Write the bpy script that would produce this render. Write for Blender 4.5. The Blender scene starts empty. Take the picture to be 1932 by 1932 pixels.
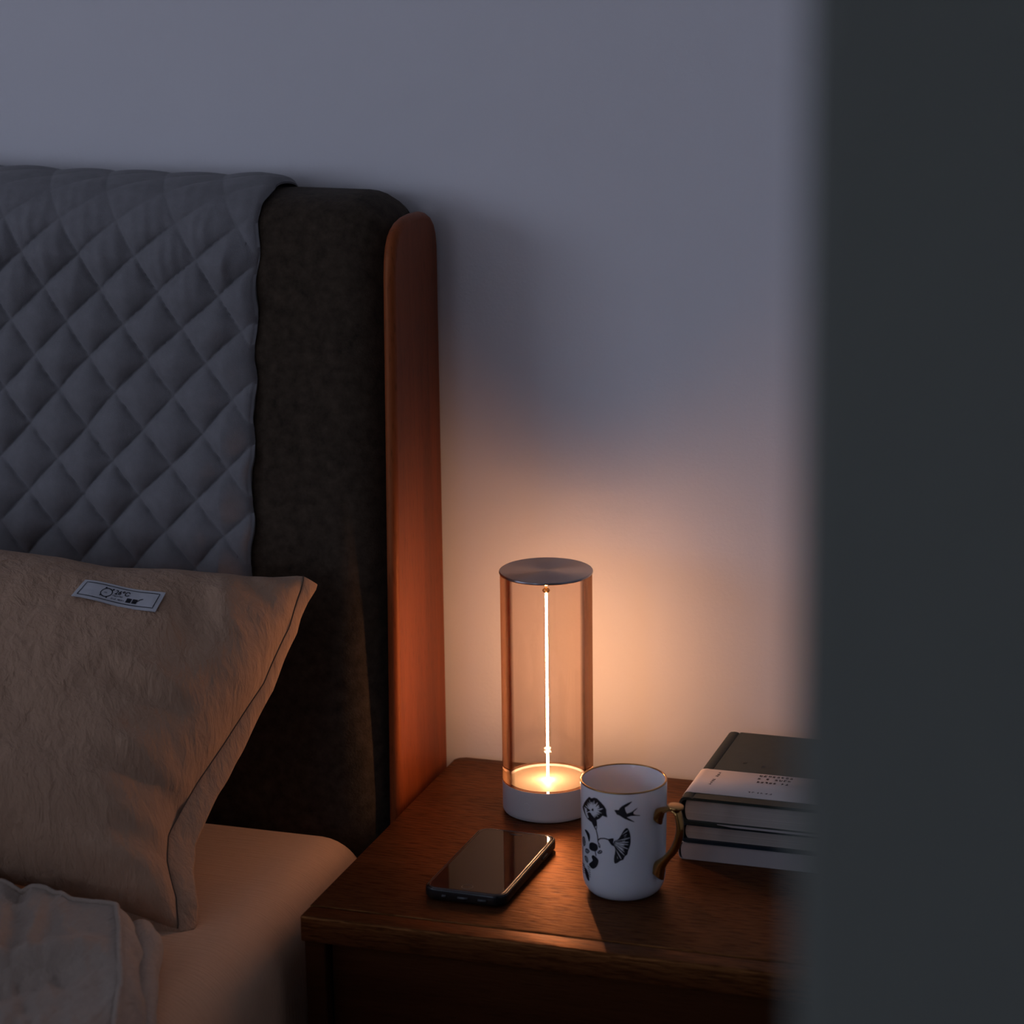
import bpy, bmesh, math, random
import numpy as np
from mathutils import Vector, Matrix

S = bpy.context.scene
COL = S.collection
PI = math.pi

# ---------------------------------------------------------------- camera
F_PX = 5200.0
pitch, yaw, roll = math.radians(14.95), math.radians(18.25), math.radians(-0.73)
fw = Vector((-math.sin(yaw)*math.cos(pitch), math.cos(yaw)*math.cos(pitch), -math.sin(pitch)))
rt = Vector((math.cos(yaw), math.sin(yaw), 0))
up = rt.cross(fw)
r2 = math.cos(roll)*rt + math.sin(roll)*up
u2 = -math.sin(roll)*rt + math.cos(roll)*up
cam_d = bpy.data.cameras.new('camera')
cam = bpy.data.objects.new('camera', cam_d)
COL.objects.link(cam)
cam_d.sensor_width = 36.0
cam_d.lens = F_PX*36.0/1932.0
cam_d.clip_start = 0.05
M = Matrix(((r2.x, u2.x, -fw.x, 0.92362), (r2.y, u2.y, -fw.y, -2.61720), (r2.z, u2.z, -fw.z, 1.50594), (0, 0, 0, 1)))
cam.matrix_world = M
cam_d.dof.use_dof = True
cam_d.dof.focus_distance = 2.70
cam_d.dof.aperture_fstop = cam_d.lens/18.0
S.camera = cam

# ---------------------------------------------------------------- colour management, sky, window portal
S.view_settings.view_transform = 'Standard'
S.view_settings.look = 'None'
S.view_settings.gamma = 1.0
S.view_settings.use_curve_mapping = False
S.view_settings.exposure = 0.0
S.cycles.use_denoising = True
S.cycles.caustics_reflective = False
S.cycles.caustics_refractive = False

SKY = 3.45
world = bpy.data.worlds.new('dusk_sky')
S.world = world
world.use_nodes = True
bg = world.node_tree.nodes['Background']
bg.inputs['Color'].default_value = (0.68, 0.755, 1.0, 1)
bg.inputs['Strength'].default_value = SKY

WIN = dict(y0=-4.85, y1=-1.95, z0=0.80, z1=2.20)
LEFT_X = -3.0
WIN_FILL = dict(x0=-1.00, x1=-0.25, z0=1.05, z1=2.20)     # added opening in the unseen wall behind the camera, for fill light
FRONT_Y = -5.1
def portal(loc, w, h, d):
    pl = bpy.data.lights.new('window_portal', 'AREA')
    pl.shape = 'RECTANGLE'
    pl.size, pl.size_y = w, h
    pl.cycles.is_portal = True
    po = bpy.data.objects.new('window_portal', pl)
    COL.objects.link(po)
    po.location = loc
    po.rotation_euler = Vector(d).to_track_quat('-Z', 'Y').to_euler()
    return po
portal((LEFT_X-0.10, (WIN['y0']+WIN['y1'])/2, (WIN['z0']+WIN['z1'])/2), WIN['y1']-WIN['y0'], WIN['z1']-WIN['z0'], (1, 0, 0))
portal(((WIN_FILL['x0']+WIN_FILL['x1'])/2, FRONT_Y-0.10, (WIN_FILL['z0']+WIN_FILL['z1'])/2), WIN_FILL['x1']-WIN_FILL['x0'], WIN_FILL['z1']-WIN_FILL['z0'], (0, 1, 0))  # portal of the added fill opening

LAMP_WATTS = 215.0     # radiance of the glowing filament

# ---------------------------------------------------------------- materials
def new_mat(name):
    m = bpy.data.materials.new(name)
    m.use_nodes = True
    nt = m.node_tree
    return m, nt, nt.nodes['Principled BSDF']

def N(nt, typ, **kw):
    n = nt.nodes.new(typ)
    for k, v in kw.items():
        setattr(n, k, v)
    return n

def L(nt, a, b):
    nt.links.new(a, b)

def coords(nt, scale=(1, 1, 1), rot=(0, 0, 0)):
    tc = N(nt, 'ShaderNodeTexCoord')
    mp = N(nt, 'ShaderNodeMapping')
    mp.inputs['Scale'].default_value = scale
    mp.inputs['Rotation'].default_value = rot
    L(nt, tc.outputs['Object'], mp.inputs['Vector'])
    return mp.outputs['Vector']

def noise(nt, vec, scale, detail=3, rough=0.5, distort=0.0):
    n = N(nt, 'ShaderNodeTexNoise')
    n.inputs['Scale'].default_value = scale
    n.inputs['Detail'].default_value = detail
    n.inputs['Roughness'].default_value = rough
    n.inputs['Distortion'].default_value = distort
    L(nt, vec, n.inputs['Vector'])
    return n.outputs['Fac']

def ramp(nt, fac, stops):
    r = N(nt, 'ShaderNodeValToRGB')
    e = r.color_ramp.elements
    while len(e) < len(stops):
        e.new(0.5)
    for el, (p, c) in zip(e, stops):
        el.position = p
        el.color = tuple(c)+(1,)
    L(nt, fac, r.inputs['Fac'])
    return r.outputs['Color']

def bump(nt, bsdf, height, strength, dist, prev=None):
    b = N(nt, 'ShaderNodeBump')
    b.inputs['Strength'].default_value = strength
    b.inputs['Distance'].default_value = dist
    L(nt, height, b.inputs['Height'])
    if prev is not None:
        L(nt, prev, b.inputs['Normal'])
    L(nt, b.outputs['Normal'], bsdf.inputs['Normal'])
    return b.outputs['Normal']

def simple(name, col, rough=0.6, metal=0.0, spec=0.5, **kw):
    m, nt, b = new_mat(name)
    b.inputs['Base Color'].default_value = tuple(col)+(1,)
    b.inputs['Roughness'].default_value = rough
    b.inputs['Metallic'].default_value = metal
    b.inputs['Specular IOR Level'].default_value = spec
    for k, v in kw.items():
        b.inputs[k].default_value = v
    return m

def mat_plaster(name, c):
    m, nt, b = new_mat(name)
    v = coords(nt)
    n1 = noise(nt, v, 2.2, 4)
    col = ramp(nt, n1, [(0.3, [x*0.97 for x in c]), (0.7, [x*1.02 for x in c])])
    L(nt, col, b.inputs['Base Color'])
    b.inputs['Roughness'].default_value = 0.75
    b.inputs['Specular IOR Level'].default_value = 0.25
    p = bump(nt, b, noise(nt, v, 260, 3, 0.6), 0.25, 0.0012)
    bump(nt, b, noise(nt, v, 34, 2, 0.5), 0.16, 0.004, p)
    return m

def mat_wood(name, axis, dark, mid, light, rough=0.38, bump_s=0.25, tint=(1.0, 0.55, 0.28), spec=0.5, fiber=None):
    m, nt, b = new_mat(name)
    sc = [55, 55, 55]
    sc[axis] = 3.2
    v = coords(nt, tuple(sc))
    n1 = noise(nt, v, 1.0, 6, 0.62, 0.5)
    sc2 = [420, 420, 420]
    sc2[axis] = 48
    v2 = coords(nt, tuple(sc2))
    n2 = noise(nt, v2, 1.0, 2, 0.6)
    sc3 = [9, 9, 9]
    sc3[axis] = 1.0
    n3 = noise(nt, coords(nt, tuple(sc3)), 1.0, 3, 0.5, 0.8)
    mx = N(nt, 'ShaderNodeMath', operation='MULTIPLY_ADD')
    L(nt, n3, mx.inputs[0])
    mx.inputs[1].default_value = 0.6
    ma = N(nt, 'ShaderNodeMath', operation='MULTIPLY')
    L(nt, n1, ma.inputs[0])
    ma.inputs[1].default_value = 0.4
    L(nt, ma.outputs[0], mx.inputs[2])
    col = ramp(nt, mx.outputs[0], [(0.33, dark), (0.5, mid), (0.68, light)])
    pore = ramp(nt, n2, [(0.30, (0.55, 0.55, 0.55)), (0.44, (1, 1, 1))])
    mul = N(nt, 'ShaderNodeMix', data_type='RGBA', blend_type='MULTIPLY')
    mul.inputs['Factor'].default_value = 0.75
    L(nt, col, mul.inputs['A'])
    L(nt, pore, mul.inputs['B'])
    L(nt, mul.outputs['Result'], b.inputs['Base Color'])
    b.inputs['Roughness'].default_value = rough
    b.inputs['Specular IOR Level'].default_value = spec
    b.inputs['Specular Tint'].default_value = tuple(tint)+(1,)
    nrm = bump(nt, b, n2, bump_s, 0.0009)
    if fiber:      # coloured gloss of the polished wood fibres
        g = N(nt, 'ShaderNodeBsdfGlossy')
        fm = N(nt, 'ShaderNodeMix', data_type='RGBA', blend_type='MULTIPLY')
        fm.inputs['Factor'].default_value = 1.0
        fm.inputs['A'].default_value = tuple(fiber[0])+(1,)
        L(nt, ramp(nt, n2, [(0.36, (0.35, 0.30, 0.25)), (0.56, (1, 1, 1))]), fm.inputs['B'])
        L(nt, fm.outputs['Result'], g.inputs['Color'])
        g.inputs['Roughness'].default_value = fiber[2]
        L(nt, nrm, g.inputs['Normal'])
        mx_ = N(nt, 'ShaderNodeMixShader')
        mx_.inputs['Fac'].default_value = fiber[1]
        L(nt, b.outputs['BSDF'], mx_.inputs[1])
        L(nt, g.outputs['BSDF'], mx_.inputs[2])
        L(nt, mx_.outputs['Shader'], nt.nodes['Material Output'].inputs['Surface'])
    return m

def mat_cloth(name, c, weave=900, crinkle=None, rough=0.95, weave_s=0.35, var=0.08, sheen=0.1, crink_s=0.5, crink_d=0.004):
    m, nt, b = new_mat(name)
    v = coords(nt)
    n1 = noise(nt, v, 90, 4, 0.65)
    col = ramp(nt, n1, [(0.25, [x*(1-var) for x in c]), (0.75, [x*(1+var) for x in c])])
    L(nt, col, b.inputs['Base Color'])
    b.inputs['Roughness'].default_value = rough
    b.inputs['Specular IOR Level'].default_value = 0.15
    b.inputs['Sheen Weight'].default_value = sheen
    b.inputs['Sheen Roughness'].default_value = 0.5
    prev = bump(nt, b, noise(nt, v, weave, 2, 0.6), weave_s, 0.0006)
    if crinkle:
        for sc, rot, s, d in crinkle:
            prev = bump(nt, b, noise(nt, coords(nt, sc, rot), 1.0, 4, 0.6, 0.4), s, d, prev)
    return m

M_WALL = mat_plaster('wall_paint', (0.76, 0.755, 0.775))
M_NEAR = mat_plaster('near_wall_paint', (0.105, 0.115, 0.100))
M_CEIL = mat_plaster('ceiling_paint', (0.8, 0.8, 0.8))
M_FLOOR = mat_wood('floor_wood', 1, (0.22, 0.15, 0.10), (0.30, 0.21, 0.145), (0.38, 0.27, 0.19))
M_WALNUT = mat_wood('walnut_top', 0, (0.022, 0.0065, 0.0028), (0.044, 0.0135, 0.0050), (0.074, 0.024, 0.0085), 0.42, 0.6, (1.0, 0.40, 0.12), 0.10, ((1.0, 0.44, 0.14), 0.105, 0.40))
M_WALNUT_BODY = mat_wood('walnut_body', 0, (0.018, 0.0050, 0.0024), (0.034, 0.0100, 0.0042), (0.054, 0.017, 0.0065), 0.5, 0.4, (1.0, 0.40, 0.12), 0.25)
M_WALNUT_V = mat_wood('walnut_board', 2, (0.13, 0.026, 0.007), (0.21, 0.045, 0.012), (0.29, 0.068, 0.019), 0.5, 0.15)
M_FRAME = simple('window_frame_white', (0.7, 0.7, 0.7), 0.5)

# ---------------------------------------------------------------- object helpers
def mesh_ob(name, verts, faces, mat, parent=None, smooth=True, auto=None):
    """verts in world space; every empty/part keeps world axes, so only offsets are removed"""
    off = Vector((0, 0, 0))
    p = parent
    while p is not None:
        off += p.location
        p = p.parent
    me = bpy.data.meshes.new(name)
    V = np.asarray(verts, float) - np.array(off)
    me.from_pydata(V.tolist(), [], faces)
    me.update()
    if smooth:
        me.shade_smooth()
        if auto is not None:
            me.set_sharp_from_angle(angle=math.radians(auto))
    o = bpy.data.objects.new(name, me)
    COL.objects.link(o)
    if parent is not None:
        o.parent = parent
    if mat is not None:
        me.materials.append(mat)
    return o

def bm_ob(name, bm, mat, parent=None, smooth=True, auto=40):
    bmesh.ops.recalc_face_normals(bm, faces=bm.faces)
    bm.verts.index_update()
    v = [tuple(x.co) for x in bm.verts]
    f = [[q.index for q in fc.verts] for fc in bm.faces]
    bm.free()
    return mesh_ob(name, v, f, mat, parent, smooth, auto)

def thing(name, label, cat, loc, group=None):
    o = bpy.data.objects.new(name, None)
    o.empty_display_size = 0.05
    COL.objects.link(o)
    o.location = loc
    return tag(o, label, cat, group)

def tag(o, label, cat, group=None):
    o['label'] = label
    o['category'] = cat
    if group:
        o['group'] = group
    return o

def struct(o):
    o['kind'] = 'structure'
    return o

def box_bm(x0, x1, y0, y1, z0, z1, bev=0.0, seg=2, bm=None):
    b = bmesh.new()
    bmesh.ops.create_cube(b, size=1.0)
    for v in b.verts:
        v.co = Vector((x0+(v.co.x+.5)*(x1-x0), y0+(v.co.y+.5)*(y1-y0), z0+(v.co.z+.5)*(z1-z0)))
    if bev > 0:
        bmesh.ops.bevel(b, geom=list(b.edges), offset=bev, segments=seg, profile=0.5, affect='EDGES')
    if bm is None:
        return b
    tmp = bpy.data.meshes.new('tmp')
    b.to_mesh(tmp)
    b.free()
    bm.from_mesh(tmp)
    bpy.data.meshes.remove(tmp)
    return bm

def lathe(cx, cy, prof, seg=96, closed=False):
    """prof: list of (r, z)"""
    V, Fc = [], []
    n = len(prof)
    for r, z in prof:
        for k in range(seg):
            a = 2*PI*k/seg
            V.append((cx+r*math.cos(a), cy+r*math.sin(a), z))
    rng = n if closed else n-1
    for i in range(rng):
        j = (i+1) % n
        for k in range(seg):
            q = (k+1) % seg
            Fc.append((i*seg+k, i*seg+q, j*seg+q, j*seg+k))
    if not closed:
        if prof[0][0] > 1e-6:
            Fc.append([k for k in range(seg)][::-1])
        if prof[-1][0] > 1e-6:
            Fc.append([(n-1)*seg+k for k in range(seg)])
    return V, Fc

def grid_faces(nr, nc, base=0, flip=False):
    f = []
    for i in range(nr-1):
        for j in range(nc-1):
            q = (base+i*nc+j, base+i*nc+j+1, base+(i+1)*nc+j+1, base+(i+1)*nc+j)
            f.append(q[::-1] if flip else q)
    return f

def loft_profile(prof, xs_inset):
    """closed profile [(y,z)] swept along x; xs_inset = [(x, inset)] rounds the ends"""
    P = np.array(prof, float)
    nxt, prv = np.roll(P, -1, 0), np.roll(P, 1, 0)
    t = nxt-prv
    t /= np.linalg.norm(t, axis=1)[:, None]
    nrm = np.stack([t[:, 1], -t[:, 0]], 1)
    area = 0.5*np.sum(P[:, 0]*nxt[:, 1]-nxt[:, 0]*P[:, 1])
    if area < 0:
        nrm = -nrm
    n = len(P)
    V, Fc = [], []
    for x, ins in xs_inset:
        Q = P-nrm*ins
        V += [(x, q[0], q[1]) for q in Q]
    for i in range(len(xs_inset)-1):
        for k in range(n):
            q = (k+1) % n
            Fc.append((i*n+k, i*n+q, (i+1)*n+q, (i+1)*n+k))
    Fc.append(list(range(n)))
    Fc.append([(len(xs_inset)-1)*n+k for k in range(n)][::-1])
    return V, Fc

def smooth_poly(pts, it=2):
    P = [np.array(p, float) for p in pts]
    for _ in range(it):
        Q = []
        for i in range(len(P)):
            a, b = P[i], P[(i+1) % len(P)]
            Q += [0.75*a+0.25*b, 0.25*a+0.75*b]
        P = Q
    return P

def tube(pts, rad, seg=10, flat=None, caps=True):
    """pts Nx3, rad scalar/list or list of (a,b); flat = side vector for elliptical section"""
    P = [Vector(p) for p in pts]
    n = len(P)
    V, Fc = [], []
    side = Vector(flat) if flat is not None else None
    prev = None
    for i, p in enumerate(P):
        t = (P[min(i+1, n-1)]-P[max(i-1, 0)]).normalized()
        if side is not None:
            s = side.normalized()
            q = t.cross(s).normalized()
        else:
            ref = prev if prev is not None else (Vector((0, 0, 1)) if abs(t.z) < .9 else Vector((1, 0, 0)))
            s = (ref-t*ref.dot(t)).normalized()
            prev = s
            q = t.cross(s)
        r = rad[i] if isinstance(rad, (list, tuple)) else rad
        a, b = r if isinstance(r, (list, tuple)) else (r, r)
        for k in range(seg):
            an = 2*PI*k/seg
            V.append(tuple(p+s*(a*math.cos(an))+q*(b*math.sin(an))))
    for i in range(n-1):
        for k in range(seg):
            k2 = (k+1) % seg
            Fc.append((i*seg+k, i*seg+k2, (i+1)*seg+k2, (i+1)*seg+k))
    if caps:
        Fc.append(list(range(seg))[::-1])
        Fc.append([(n-1)*seg+k for k in range(seg)])
    return V, Fc

def vnoise(X, Y, seed=0, scale=1.0, octaves=3):
    """smooth value noise, numpy"""
    out = np.zeros_like(X, float)
    amp = 1.0
    rng = np.random.RandomState(seed)
    for o in range(octaves):
        T = rng.rand(64, 64)*2-1
        x, y = X*scale*(2**o), Y*scale*(2**o)
        xi, yi = np.floor(x).astype(int), np.floor(y).astype(int)
        fx, fy = x-xi, y-yi
        fx, fy = fx*fx*(3-2*fx), fy*fy*(3-2*fy)
        a = T[xi % 64, yi % 64]
        b = T[(xi+1) % 64, yi % 64]
        c = T[xi % 64, (yi+1) % 64]
        d = T[(xi+1) % 64, (yi+1) % 64]
        out += amp*((a*(1-fx)+b*fx)*(1-fy)+(c*(1-fx)+d*fx)*fy)
        amp *= 0.5
    return out

# ---------------------------------------------------------------- the room
RX, FY, H = 1.7, FRONT_Y, 2.6
def wall_with_hole(name, x0, x1, win):
    bm = bmesh.new()
    box_bm(x0, x1, FY, win['y0'], 0, H, bm=bm)
    box_bm(x0, x1, win['y1'], 0, 0, H, bm=bm)
    box_bm(x0, x1, win['y0'], win['y1'], 0, win['z0'], bm=bm)
    box_bm(x0, x1, win['y0'], win['y1'], win['z1'], H, bm=bm)
    return bm_ob(name, bm, M_WALL, None, False)

struct(bm_ob('floor', box_bm(LEFT_X-.2, RX+.2, FY-.2, .2, -.1, 0), M_FLOOR, None, False))
struct(bm_ob('ceiling', box_bm(LEFT_X-.2, RX+.2, FY-.2, .2, H, H+.1), M_CEIL, None, False))
struct(bm_ob('wall_back', box_bm(LEFT_X-.2, RX+.2, 0.004, .2, 0, H), M_WALL, None, False))
struct(wall_with_hole('wall_left', LEFT_X-.2, LEFT_X, WIN))
struct(bm_ob('wall_right', box_bm(RX, RX+.2, FY, 0.004, 0, H), M_WALL, None, False))
bm = bmesh.new()
box_bm(LEFT_X, WIN_FILL['x0'], FY-.2, FY, 0, H, bm=bm)
box_bm(WIN_FILL['x1'], RX, FY-.2, FY, 0, H, bm=bm)
box_bm(WIN_FILL['x0'], WIN_FILL['x1'], FY-.2, FY, 0, WIN_FILL['z0'], bm=bm)
box_bm(WIN_FILL['x0'], WIN_FILL['x1'], FY-.2, FY, WIN_FILL['z1'], H, bm=bm)
struct(bm_ob('wall_front', bm, M_WALL, None, False))
# the dark wall end the photo looks past, right in front of the lens
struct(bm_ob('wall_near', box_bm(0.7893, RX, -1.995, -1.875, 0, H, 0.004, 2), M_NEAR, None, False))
wf = bmesh.new()
for (y0, y1, z0, z1) in ((WIN['y0'], WIN['y0']+.05, WIN['z0'], WIN['z1']), (WIN['y1']-.05, WIN['y1'], WIN['z0'], WIN['z1']),
                         (WIN['y0']+.05, WIN['y1']-.05, WIN['z0'], WIN['z0']+.05), (WIN['y0']+.05, WIN['y1']-.05, WIN['z1']-.05, WIN['z1']),
                         ((WIN['y0']+WIN['y1'])/2-.02, (WIN['y0']+WIN['y1'])/2+.02, WIN['z0']+.05, WIN['z1']-.05)):
    box_bm(LEFT_X-.09, LEFT_X-.03, y0, y1, z0, z1, bm=wf)
struct(bm_ob('window_1', wf, M_FRAME, None, False))
wf = bmesh.new()
for (x0, x1, z0, z1) in ((WIN_FILL['x0'], WIN_FILL['x0']+.05, WIN_FILL['z0'], WIN_FILL['z1']), (WIN_FILL['x1']-.05, WIN_FILL['x1'], WIN_FILL['z0'], WIN_FILL['z1']),
                         (WIN_FILL['x0']+.05, WIN_FILL['x1']-.05, WIN_FILL['z0'], WIN_FILL['z0']+.05), (WIN_FILL['x0']+.05, WIN_FILL['x1']-.05, WIN_FILL['z1']-.05, WIN_FILL['z1'])):
    box_bm(x0, x1, FY-.09, FY-.03, z0, z1, bm=wf)
struct(bm_ob('fill_window_added', wf, M_FRAME, None, False))  # frame of the opening added to soften the headboard's shadow

# ---------------------------------------------------------------- nightstand
NX1 = 0.56
ns = thing('nightstand', 'dark walnut nightstand with a grooved front edge beside the bed', 'nightstand', (0.28, -0.23, 0))
# top: the slab stops at the groove, an edge strip closes the front
def slab_bm(x0, x1, y0, y1, z0, z1, rad, bev):
    b = bmesh.new()
    pts = [(x0, y0), (x1, y0)]
    for cx, cy, a0 in ((x1-rad, y1-rad, 0), (x0+rad, y1-rad, 90)):
        for k in range(7):
            a = math.radians(a0+15*k)
            pts.append((cx+rad*math.cos(a), cy+rad*math.sin(a)))
    lo = [b.verts.new((p[0], p[1], z0)) for p in pts]
    hi = [b.verts.new((p[0], p[1], z1)) for p in pts]
    n = len(pts)
    b.faces.new(lo[::-1])
    top = b.faces.new(hi)
    for k in range(n):
        b.faces.new((lo[k], lo[(k+1) % n], hi[(k+1) % n], hi[k]))
    if bev:
        bmesh.ops.bevel(b, geom=list(top.edges), offset=bev, segments=3, profile=0.5, affect='EDGES')
    return b
bm_ob('table_top', slab_bm(0, NX1, -0.4268, -0.012, 0.474, 0.5, 0.010, 0.0012), M_WALNUT, ns, True, 30)
bm_ob('edge_strip', box_bm(0, NX1, -0.4525, -0.4282, 0.474, 0.4996, 0.0022, 3), M_WALNUT, ns, True, 30)
bm_ob('side_panel', box_bm(0.002, 0.022, -0.448, -0.014, 0.16, 0.474, 0.001, 1), M_WALNUT_BODY, ns, False)
bm_ob('side_panel', box_bm(NX1-.022, NX1-.002, -0.448, -0.014, 0.16, 0.474, 0.001, 1), M_WALNUT_BODY, ns, False)
bm_ob('back_panel', box_bm(0.022, NX1-.022, -0.028, -0.016, 0.16, 0.474), M_WALNUT_BODY, ns, False)
bm_ob('bottom_panel', box_bm(0.022, NX1-.022, -0.446, -0.028, 0.16, 0.18), M_WALNUT_BODY, ns, False)
dr = bm_ob('drawer', box_bm(0.024, NX1-.024, -0.436, -0.418, 0.335, 0.470, 0.0015, 2), M_WALNUT_BODY, ns, True, 30)
bm_ob('drawer_pull', box_bm(0.024, NX1-.024, -0.444, -0.434, 0.326, 0.336, 0.002, 2), M_WALNUT_BODY, dr, True, 30)
bm_ob('drawer_tray', box_bm(0.03, NX1-.03, -0.418, -0.05, 0.340, 0.40), M_WALNUT_BODY, dr, False)
for lx in (0.03, NX1-.03):
    for ly in (-0.42, -0.05):
        v, f = lathe(lx, ly, [(0.011, 0.0), (0.0115, 0.004), (0.018, 0.158), (0.018, 0.162)], 20)
        mesh_ob('leg', v, f, M_WALNUT_V, ns, True, 40)

# ---------------------------------------------------------------- bed: headboard, boards, base
M_UPH = mat_cloth('headboard_weave', (0.046, 0.033, 0.022), weave=420, weave_s=1.0, var=0.5, sheen=0.05)
bed = thing('bed', 'bed with a dark brown padded headboard and walnut side board against the wall', 'bed', (-0.8, -1.0, 0))
prof = [(-0.004, 0.14), (-0.004, 0.7), (-0.004, 1.03), (-0.004, 1.085), (-0.010, 1.098), (-0.026, 1.1045), (-0.050, 1.107), (-0.075, 1.106),
        (-0.096, 1.102), (-0.111, 1.093), (-0.121, 1.076), (-0.126, 1.05), (-0.134, 0.95), (-0.146, 0.80), (-0.158, 0.65), (-0.170, 0.50), (-0.172, 0.40), (-0.172, 0.14)]
xin = [(-1.60+0.03*(1-math.sin(t)), 0.03*(1-math.sin(t))*0+0.03*(1-math.cos(PI/2-t))) for t in (0.05, .4, .8, 1.2, PI/2)]
R_ = 0.050
ends = []
for k in range(9):
    t = k/8*PI/2
    ends.append((-0.0275-R_*(1-math.sin(t)), R_*(1-math.cos(t))))
xin = [(-1.60+R_*(1-math.sin(k/6*PI/2)), R_*(1-math.cos(k/6*PI/2))) for k in range(6, -1, -1)]
V, Fc = loft_profile(prof, xin+[(-1.2, 0), (-0.8, 0), (-0.4, 0), (-0.2, 0), (-0.11, 0), (-0.085, 0)]+ends)
mesh_ob('headboard_pad', V, Fc, M_UPH, bed, True, 70)
bprof = [(-0.002, 0.05), (-0.002, 0.5), (-0.002, 1.046), (-0.0045, 1.0600), (-0.010, 1.0705), (-0.0192, 1.0785), (-0.030, 1.0835), (-0.0424, 1.0865), (-0.0655, 1.0880),
         (-0.085, 1.0875), (-0.100, 1.0850), (-0.110, 1.0808), (-0.119, 1.0745), (-0.126, 1.0640), (-0.130, 1.050), (-0.132, 1.035), (-0.138, 0.85), (-0.146, 0.62), (-0.152, 0.45), (-0.152, 0.05)]
def board_rows(xa, xb, r):
    rows = [(xa+r*(1-math.cos(k/6*PI/2))*0+r*(1-math.sin(k/6*PI/2)), r*(1-math.cos(k/6*PI/2))) for k in range(6, -1, -1)]
    rows = [(xa+r-r*math.cos(k/6*PI/2), r-r*math.sin(k/6*PI/2)) for k in range(0, 7)]
    rows += [(xb-r+r*math.sin(k/6*PI/2), r-r*math.cos(k/6*PI/2)) for k in range(0, 7)]
    return rows
V, Fc = loft_profile(bprof, board_rows(-0.0268, -0.014, 0.0062))
mesh_ob('side_board', V, Fc, M_WALNUT_V, bed, True, 60)
V, Fc = loft_profile(bprof, board_rows(-1.617, -1.604, 0.0062))
mesh_ob('side_board', V, Fc, M_WALNUT_V, bed, True, 60)
bm_ob('side_rail', box_bm(-0.10, -0.07, -2.14, -0.176, 0.12, 0.20, 0.004, 2), M_WALNUT_V, bed, True, 40)
bm_ob('side_rail', box_bm(-1.53, -1.50, -2.14, -0.176, 0.12, 0.20, 0.004, 2), M_WALNUT_V, bed, True, 40)
bm_ob('foot_rail', box_bm(-1.50, -0.10, -2.14, -2.11, 0.12, 0.20, 0.004, 2), M_WALNUT_V, bed, True, 40)
for k in range(9):
    y = -0.30-k*0.21
    bm_ob('slat', box_bm(-1.50, -0.10, y-.045, y+.045, 0.18, 0.198), M_WALNUT, bed, False)
for lx in (-0.12, -1.48):
    v, f = lathe(lx, -2.08, [(0.014, 0.0), (0.022, 0.13)], 16)
    mesh_ob('leg', v, f, M_WALNUT_V, bed)

# mattress in its fitted sheet
M_SHEET = mat_cloth('fitted_sheet', (0.64, 0.41, 0.265), weave=1200, weave_s=0.15, var=0.03,
                    crinkle=[((14, 520, 60), (0, 0, 0.35), 0.75, 0.0020), ((6, 6, 6), (0, 0, 0), 0.2, 0.01)])
bm = box_bm(-1.57, -0.026, -2.10, -0.176, 0.20, 0.478, 0.052, 10)
for v in bm.verts:      # soft crown, and a little sag of the rim
    cx = 1-min(1, abs(v.co.x+0.8)/0.772)
    if v.co.z > 0.4:
        v.co.z += 0.006*(1-(1-cx)**4)
mat_ = bm_ob('mattress', bm, M_SHEET, None, True, 80)
tag(mat_, 'mattress in a smooth beige fitted sheet below the headboard', 'mattress')

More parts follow.
